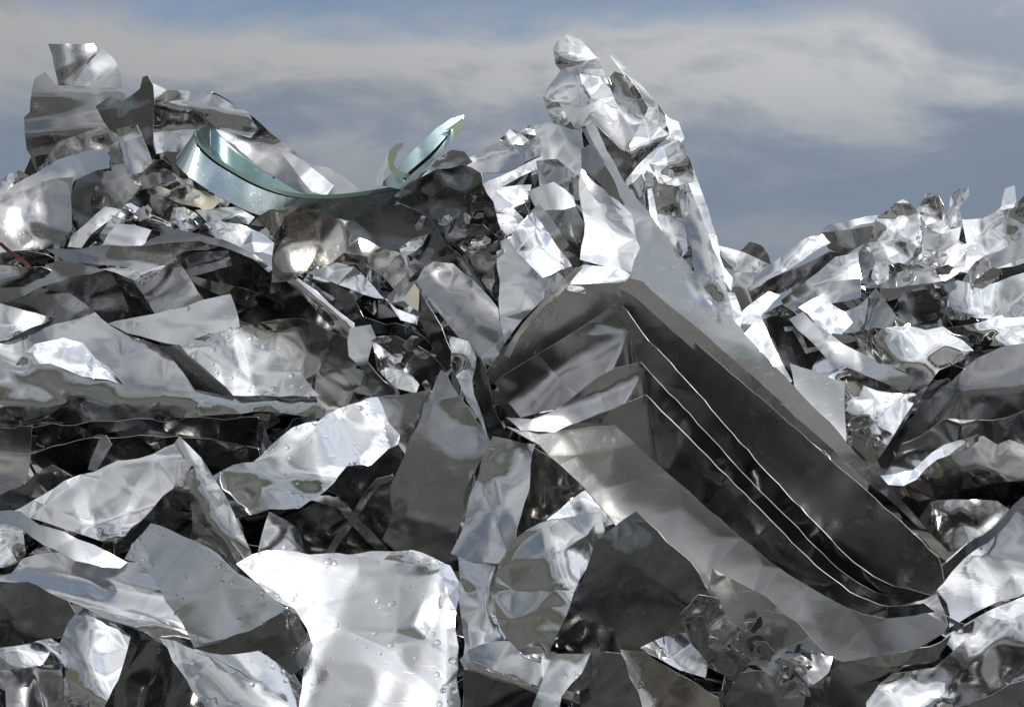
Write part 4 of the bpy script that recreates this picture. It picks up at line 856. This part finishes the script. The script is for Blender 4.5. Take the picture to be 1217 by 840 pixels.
S('metal_sheet', 'foremost bent sheet of the folded stack with a long scratched grey panel', SH,
  [(602, 506), (640, 516), (690, 508), (732, 505), (780, 550), (830, 594), (868, 628), (906, 659), (950, 690), (992, 714), (1024, 728), (1053, 736), (1100, 729), (1127, 742), (1120, 752), (1090, 770), (1050, 778), (1000, 786), (960, 768), (900, 736), (850, 706), (800, 684), (740, 634), (690, 574), (640, 530)],
  -6, 0, 'panel', (60, 3), inn=[(690, 540, 5)], bends=[(736, 500, 716, 610, 0.5, 4), (650, 500, 770, 640, 0.4, 3), (660, 520, 1000, 770, 0.22, 12), (1000, 800, 1110, 690, 0.35, 14)], it=4, **PK)
S('crumpled_foil', 'pinched crumpled tip where the folded stack ends', FO, [(1030, 734), (1058, 724), (1096, 714), (1112, 706), (1124, 728), (1127, 742), (1104, 758), (1076, 770), (1046, 772)], 4, 10, 'dull', (18, 5), fwd=0.25)
S('metal_strip', 'thick scratched edge band along the top of the folded stack', ST, [(736, 342), (748, 330), (764, 336), (830, 392), (900, 452), (980, 524), (1050, 586), (1122, 650), (1112, 664), (1040, 604), (960, 534), (880, 464), (800, 394), (752, 352)], 40, -10, 'dull', (70, 1), und=0.4, fwd=0.3, wave=0.3, kinks=0.1, cones=0, curl=0)
S('metal_sheet', 'white-hot panel at the heart of the peak above the folded stack', SH, [(688, 184), (696, 206), (722, 230), (748, 256), (762, 296), (750, 322), (716, 316), (692, 306), (694, 262)], 12, 14, 'bright', (60, 2), curl=0, bends=[(688, 254, 756, 286, 0.45, 2)])
S('metal_sheet', 'dark narrow sliver at the top of the white-hot panel', SH, [(690, 178), (704, 170), (718, 196), (742, 244), (724, 232), (704, 210), (692, 200)], -16, -4, 'dull', (40, 1.5))
S('metal_sheet', 'bright curled lip bent down over the top of the folded stack', SH, [(664, 342), (680, 324), (696, 316), (730, 316), (748, 326), (744, 336), (736, 348), (716, 352), (690, 348)], HA, HE, 'bright', (40, 2), bends=[(664, 338, 748, 340, -0.7, 3)], it=3, fwd=0.4)
S('metal_sheet', 'brown-reflecting twisted edge between the peak base and the stack', SH, [(598, 424), (612, 398), (640, 364), (660, 338), (684, 320), (694, 318), (676, 338), (648, 366), (620, 400), (604, 426)], -4, 12, 'brown', (28, 4), fwd=0.4)  # the metal's own brown tint carries the reflection

# ---------------- in front of the stack
S('metal_sheet', 'curling cone of sheet with bright crease lines below the stack', SH, [(588, 690), (594, 668), (610, 642), (640, 622), (666, 612), (704, 602), (722, 616), (714, 644), (702, 664), (682, 702), (652, 774), (622, 777), (602, 758), (594, 732), (588, 712)], 4, 20, 'alu', (36, 4), inn=[(650, 660, 8), (640, 720, 4), (610, 700, -8)], bends=[(648, 630, 676, 710, -0.5, 3)], it=4)
S('metal_sheet', 'dark triangular sheet with brown reflections below the stack', SH, [(710, 644), (730, 628), (757, 609), (786, 632), (830, 680), (846, 706), (834, 736), (806, 756), (772, 768), (735, 776), (690, 776), (652, 773), (676, 718)], -16, -14, 'dark', (44, 4), bends=[(716, 640, 830, 730, -0.45, 2)], it=3)

# ---------------------------------------------------------------- small scraps nobody could tell apart, wedged among the big sheets
def scraps(n, seed, region, lo, hi, mats, label, group, dark=False):
    rnd = random.Random(seed)
    k = 0
    while k < n:
        x, y = rnd.uniform(region[0], region[2]), rnd.uniform(region[1], region[3])
        if len(region) > 4 and not inside(region[4], x, y):
            continue
        k += 1
        r = rnd.uniform(lo, hi); a0 = rnd.uniform(0, 6.28); asp = rnd.uniform(0.35, 0.8)
        m = rnd.choice((4, 5, 5, 6))
        ol = []
        for i in range(m):
            t = 6.283 * (i + rnd.uniform(-0.25, 0.25)) / m
            px, py = r * math.cos(t), r * asp * math.sin(t)
            ol.append((x + px * math.cos(a0) - py * math.sin(a0), y + px * math.sin(a0) + py * math.cos(a0)))
        S('crumpled_scrap', label, FO, ol, rnd.uniform(-25, 25), rnd.uniform(-20, 8) if dark else rnd.uniform(-8, 36), rnd.choice(mats), (max(8, r * 0.5), r * 0.14), group=group, it=1)

scraps(6, 3, (880, 290, 1217, 420, [(960, 330), (1040, 300), (1110, 275), (1217, 270), (1217, 330), (1100, 350), (1060, 345), (990, 350)]), 9, 19, ('bright', 'alu', 'dull'),
       'small crumpled silver scrap wedged among the sheets of the far mound', 'small scraps wedged in the far mound')
scraps(7, 9, (745, 170, 870, 390, [(760, 190), (800, 180), (822, 230), (850, 310), (868, 380), (840, 370), (790, 280)]), 6, 13, ('foil', 'bright', 'alu'),
       'small crumpled silver scrap clinging to the outer flank of the peak', 'small scraps on the outer flank of the peak')
scraps(14, 15, (470, 200, 590, 330, [(480, 240), (520, 205), (560, 205), (590, 260), (592, 320), (560, 320), (500, 270)]), 7, 15, ('dark', 'foil', 'dark', 'brown'),
       'small dark crumpled scrap in the shaded hollow beside the coil tip', 'small scraps in the shaded hollow', True)
scraps(8, 21, (60, 215, 240, 290, [(90, 240), (140, 225), (240, 225), (235, 275), (190, 285), (100, 285)]), 6, 13, ('foil', 'alu', 'dull', 'brown'),
       'small grey scrap tucked between the sheets below the start of the coil', 'small scraps below the start of the coil')
scraps(14, 27, (800, 700, 1000, 835, [(810, 730), (860, 720), (990, 790), (960, 830), (860, 820)]), 8, 18, ('dark', 'dull', 'dark'),
       'small crumpled dark scrap in the tangle under the foot of the stack', 'small scraps under the foot of the stack', True)
scraps(6, 33, (300, 340, 560, 480, [(400, 330), (470, 380), (520, 440), (500, 470), (440, 420)]), 7, 14, ('dark', 'foil', 'alu'),
       'small glinting scrap in the black cracks of the middle of the heap', 'small scraps in the middle of the heap', True)
tangle()

# ---------------------------------------------------------------- rain left standing on the wettest sheets
dm = bpy.data.meshes.new('water_droplet')
bm = bmesh.new()
bmesh.ops.create_icosphere(bm, subdivisions=2, radius=1.0)
for v in bm.verts:
    v.co.z = v.co.z * 0.55 if v.co.z > 0 else v.co.z * 0.12
bm.to_mesh(dm); bm.free()
dm.polygons.foreach_set('use_smooth', [True] * len(dm.polygons))
dm.materials.append(MAT['water'])

def rain(label, n, seed):
    rnd = random.Random(seed)
    o, A, D, T = SHEETS[label]
    vs = o.data.vertices
    k = 0
    t = 0
    while k < n and t < n * 30:
        t += 1
        a, b, c = T[rnd.randrange(len(T))]
        px, py = A[a, 0], A[a, 1]
        if not (0 < px < W and 0 < py < H + 20):
            continue
        d = D[a]
        if ZB.get((int(px // CELL), int(py // CELL)), 0) < d - 0.03:
            continue
        nn = (vs[b].co - vs[a].co).cross(vs[c].co - vs[a].co).normalized()
        if nn.y > 0:
            nn = -nn
        w = o.copy() if False else bpy.data.objects.new('water_droplet', dm)
        COL.objects.link(w); w.parent = o
        u, v = rnd.random() * 0.5, rnd.random() * 0.5
        w.location = vs[a].co * (1 - u - v) + vs[b].co * u + vs[c].co * v + nn * 0.0013
        w.rotation_euler = nn.to_track_quat('Z', 'Y').to_euler()
        r = rnd.choice((0.9, 1.2, 1.5, 1.8, 2.2, 2.8)) * d / F * rnd.uniform(0.95, 1.5)
        w.scale = (r * rnd.uniform(0.85, 1.3), r, r)
        k += 1

rain('big white rain-beaded sheet with crumpled creases at the bottom', 95, 1)
rain('smooth bluish wet sheet draped over the long cone', 45, 2)
rain('bright wavy wet sheet rippling above the dark cavity', 45, 3)
rain('white wet triangle of sheet with a crease below the bluish strip', 40, 4)
rain('white wet sheet under the dark curl near the bottom edge', 28, 5)
rain('pale ribbon hanging over the rod at the bottom edge', 8, 6)
rain('bluish cut strip lying across the bulging sheet', 10, 7)
# ---------------------------------------------------------------- sky, sun, camera
SUN_AZ, SUN_EL = 104.0, 42.0        # clockwise from +Y (the way the camera looks)
sd = Vector((math.sin(R(SUN_AZ)) * math.cos(R(SUN_EL)), math.cos(R(SUN_AZ)) * math.cos(R(SUN_EL)), math.sin(R(SUN_EL))))
sun = bpy.data.lights.new('sun', 'SUN'); sun.energy = 4.6; sun.angle = R(0.6); sun.color = (1.0, 0.94, 0.84)
so = bpy.data.objects.new('sun', sun); COL.objects.link(so)
so.rotation_euler = (-sd).to_track_quat('-Z', 'Y').to_euler(); so.location = (6, -6, 9)

w = bpy.data.worlds.new('World'); SC.world = w; w.use_nodes = True
nt = w.node_tree; N, L = nt.nodes, nt.links
N.clear()
out = N.new('ShaderNodeOutputWorld'); bg = N.new('ShaderNodeBackground'); L.new(bg.outputs[0], out.inputs[0])
bg.inputs['Strength'].default_value = 0.1
sky = N.new('ShaderNodeTexSky'); sky.sky_type = 'NISHITA'; sky.sun_disc = False
sky.sun_elevation = R(SUN_EL); sky.sun_rotation = R(SUN_AZ); sky.air_density = 1.0; sky.dust_density = 0.6; sky.ozone_density = 1.5
tc = N.new('ShaderNodeTexCoord')
def vm(op, a=None, b=None):
    k = N.new('ShaderNodeVectorMath'); k.operation = op
    for i, v in enumerate((a, b)):
        if v is None: continue
        if isinstance(v, (tuple, list)): k.inputs[i].default_value = v
        else: L.new(v, k.inputs[i])
    return k
def mt(op, a, b=None, clamp=False):
    k = N.new('ShaderNodeMath'); k.operation = op; k.use_clamp = clamp
    for i, v in enumerate((a, b)):
        if v is None: continue
        if isinstance(v, (int, float)): k.inputs[i].default_value = v
        else: L.new(v, k.inputs[i])
    return k.outputs[0]
def mr(src, a, b, c, d, smooth=True):
    k = N.new('ShaderNodeMapRange')
    if smooth: k.interpolation_type = 'SMOOTHSTEP'
    for i, v in enumerate((a, b, c, d)): k.inputs[i + 1].default_value = v
    L.new(src, k.inputs[0]); return k.outputs[0]
g = tc.outputs['Generated']
sep = N.new('ShaderNodeSeparateXYZ'); L.new(g, sep.inputs[0])
zc = mt('MAXIMUM', sep.outputs['Z'], 0.0)
den = mt('ADD', zc, 0.28)
cmb = N.new('ShaderNodeCombineXYZ')
L.new(mt('DIVIDE', mt('MULTIPLY', sep.outputs['X'], 0.85), den), cmb.inputs[0]); L.new(mt('DIVIDE', sep.outputs['Y'], den), cmb.inputs[1])
def nz(sc, det, off, dist=0.0, rough=0.55, vec=None):
    a = vm('ADD', vec or cmb.outputs[0], off)
    n = N.new('ShaderNodeTexNoise'); n.inputs['Scale'].default_value = sc; n.inputs['Detail'].default_value = det
    n.inputs['Distortion'].default_value = dist; n.inputs['Roughness'].default_value = rough
    L.new(a.outputs[0], n.inputs['Vector']); return n.outputs['Fac']
c1 = nz(0.95, 6, CLOUD_OFF, 0.3, 0.52)
c2 = nz(2.3, 8, (CLOUD_OFF[0] + 5.0, CLOUD_OFF[1] + 1.7, 1.0), 0.35, 0.58)
hz = mt('ADD', zc, mt('MULTIPLY', mt('SUBTRACT', c2, 0.5), 0.16))      # the edges of the layers wander
deck = mt('SUBTRACT', mr(hz, 0.13, 0.22, 0.0, 1.0), mr(hz, 0.26, 0.32, 0.0, 1.0))
gapb = mt('SUBTRACT', mr(hz, 0.25, 0.33, 0.0, 1.0), mr(hz, 0.42, 0.55, 0.0, 1.0))
cover = mt('SUBTRACT', mr(c1, 0.36, 0.58, 0.58, 1.0), mt('MULTIPLY', gapb, mr(sep.outputs['Y'], 0.1, 0.7, 0.0, 0.75)), True)
cover = mt('ADD', cover, mt('MULTIPLY', deck, 0.6), True)
shade = mt('ADD', mr(c2, 0.36, 0.64, 0.0, 1.0), mt('MULTIPLY', deck, 0.32), True)
dotn = vm('DOT_PRODUCT', g, tuple(sd)); 
sunny = mr(dotn.outputs['Value'], -0.6, 1.0, 0.0, 1.0, False)
sunny2 = mt('POWER', sunny, 1.6)
mixc = N.new('ShaderNodeMix'); mixc.data_type = 'RGBA'
mixa = N.new('ShaderNodeMix'); mixa.data_type = 'RGBA'; mixa.inputs['A'].default_value = (1.45, 1.56, 1.75, 1); mixa.inputs['B'].default_value = (1.7, 2.15, 2.95, 1)
L.new(mr(sep.outputs['Y'], -0.2, 0.7, 0.0, 1.0), mixa.inputs['Factor']); L.new(mixa.outputs['Result'], mixc.inputs['A'])
mixc.inputs['B'].default_value = (4.4, 4.52, 4.62, 1)
L.new(shade, mixc.inputs['Factor'])
gain = mt('MULTIPLY_ADD', sunny2, 1.25)
N[-1].inputs[2].default_value = 0.79
gain = mt('ADD', gain, mt('MULTIPLY', mt('POWER', mt('MAXIMUM', dotn.outputs['Value'], 0.0), 7.0), 3.2))   # thin cloud lit through around the sun
vs_ = N.new('ShaderNodeVectorMath'); vs_.operation = 'SCALE'; L.new(mixc.outputs['Result'], vs_.inputs[0]); L.new(gain, vs_.inputs['Scale'])
mixs = N.new('ShaderNodeMix'); mixs.data_type = 'RGBA'
L.new(cover, mixs.inputs['Factor']); L.new(sky.outputs[0], mixs.inputs['A']); L.new(vs_.outputs[0], mixs.inputs['B'])
veil = N.new('ShaderNodeMix'); veil.data_type = 'RGBA'                 # distant grey-blue layer low over the horizon
vc = N.new('ShaderNodeMix'); vc.data_type = 'RGBA'; vc.inputs['A'].default_value = (2.0, 2.5, 3.25, 1); vc.inputs['B'].default_value = (3.0, 3.2, 3.45, 1)
L.new(mt('MULTIPLY', mr(c2, 0.42, 0.68, 0.0, 1.0), mr(zc, 0.02, 0.14, 1.0, 0.35)), vc.inputs['Factor'])
L.new(mt('MULTIPLY', mr(hz, 0.13, 0.27, 0.92, 0.0), mr(sep.outputs['Y'], -0.3, 0.5, 0.25, 1.0)), veil.inputs['Factor'])
L.new(mixs.outputs['Result'], veil.inputs['A']); L.new(vc.outputs['Result'], veil.inputs['B'])
L.new(veil.outputs['Result'], bg.inputs['Color'])

cam = bpy.data.cameras.new('camera'); co = bpy.data.objects.new('camera', cam); COL.objects.link(co)
co.location = CAM; co.rotation_euler = (R(90), 0, 0)
cam.sensor_width = 36; cam.lens = F / W * 36; cam.clip_start = 0.05; cam.clip_end = 20000
SC.camera = co
SC.view_settings.view_transform = 'Standard'; SC.view_settings.look = 'None'
SC.view_settings.exposure = 0.0; SC.view_settings.gamma = 1.0; SC.view_settings.use_curve_mapping = False
SC.render.resolution_x, SC.render.resolution_y = 1024, 706
SC.cycles.max_bounces = 10; SC.cycles.glossy_bounces = 6; SC.cycles.diffuse_bounces = 3
SC.cycles.sample_clamp_indirect = 6.0
SC.cycles.caustics_reflective = False; SC.cycles.caustics_refractive = False
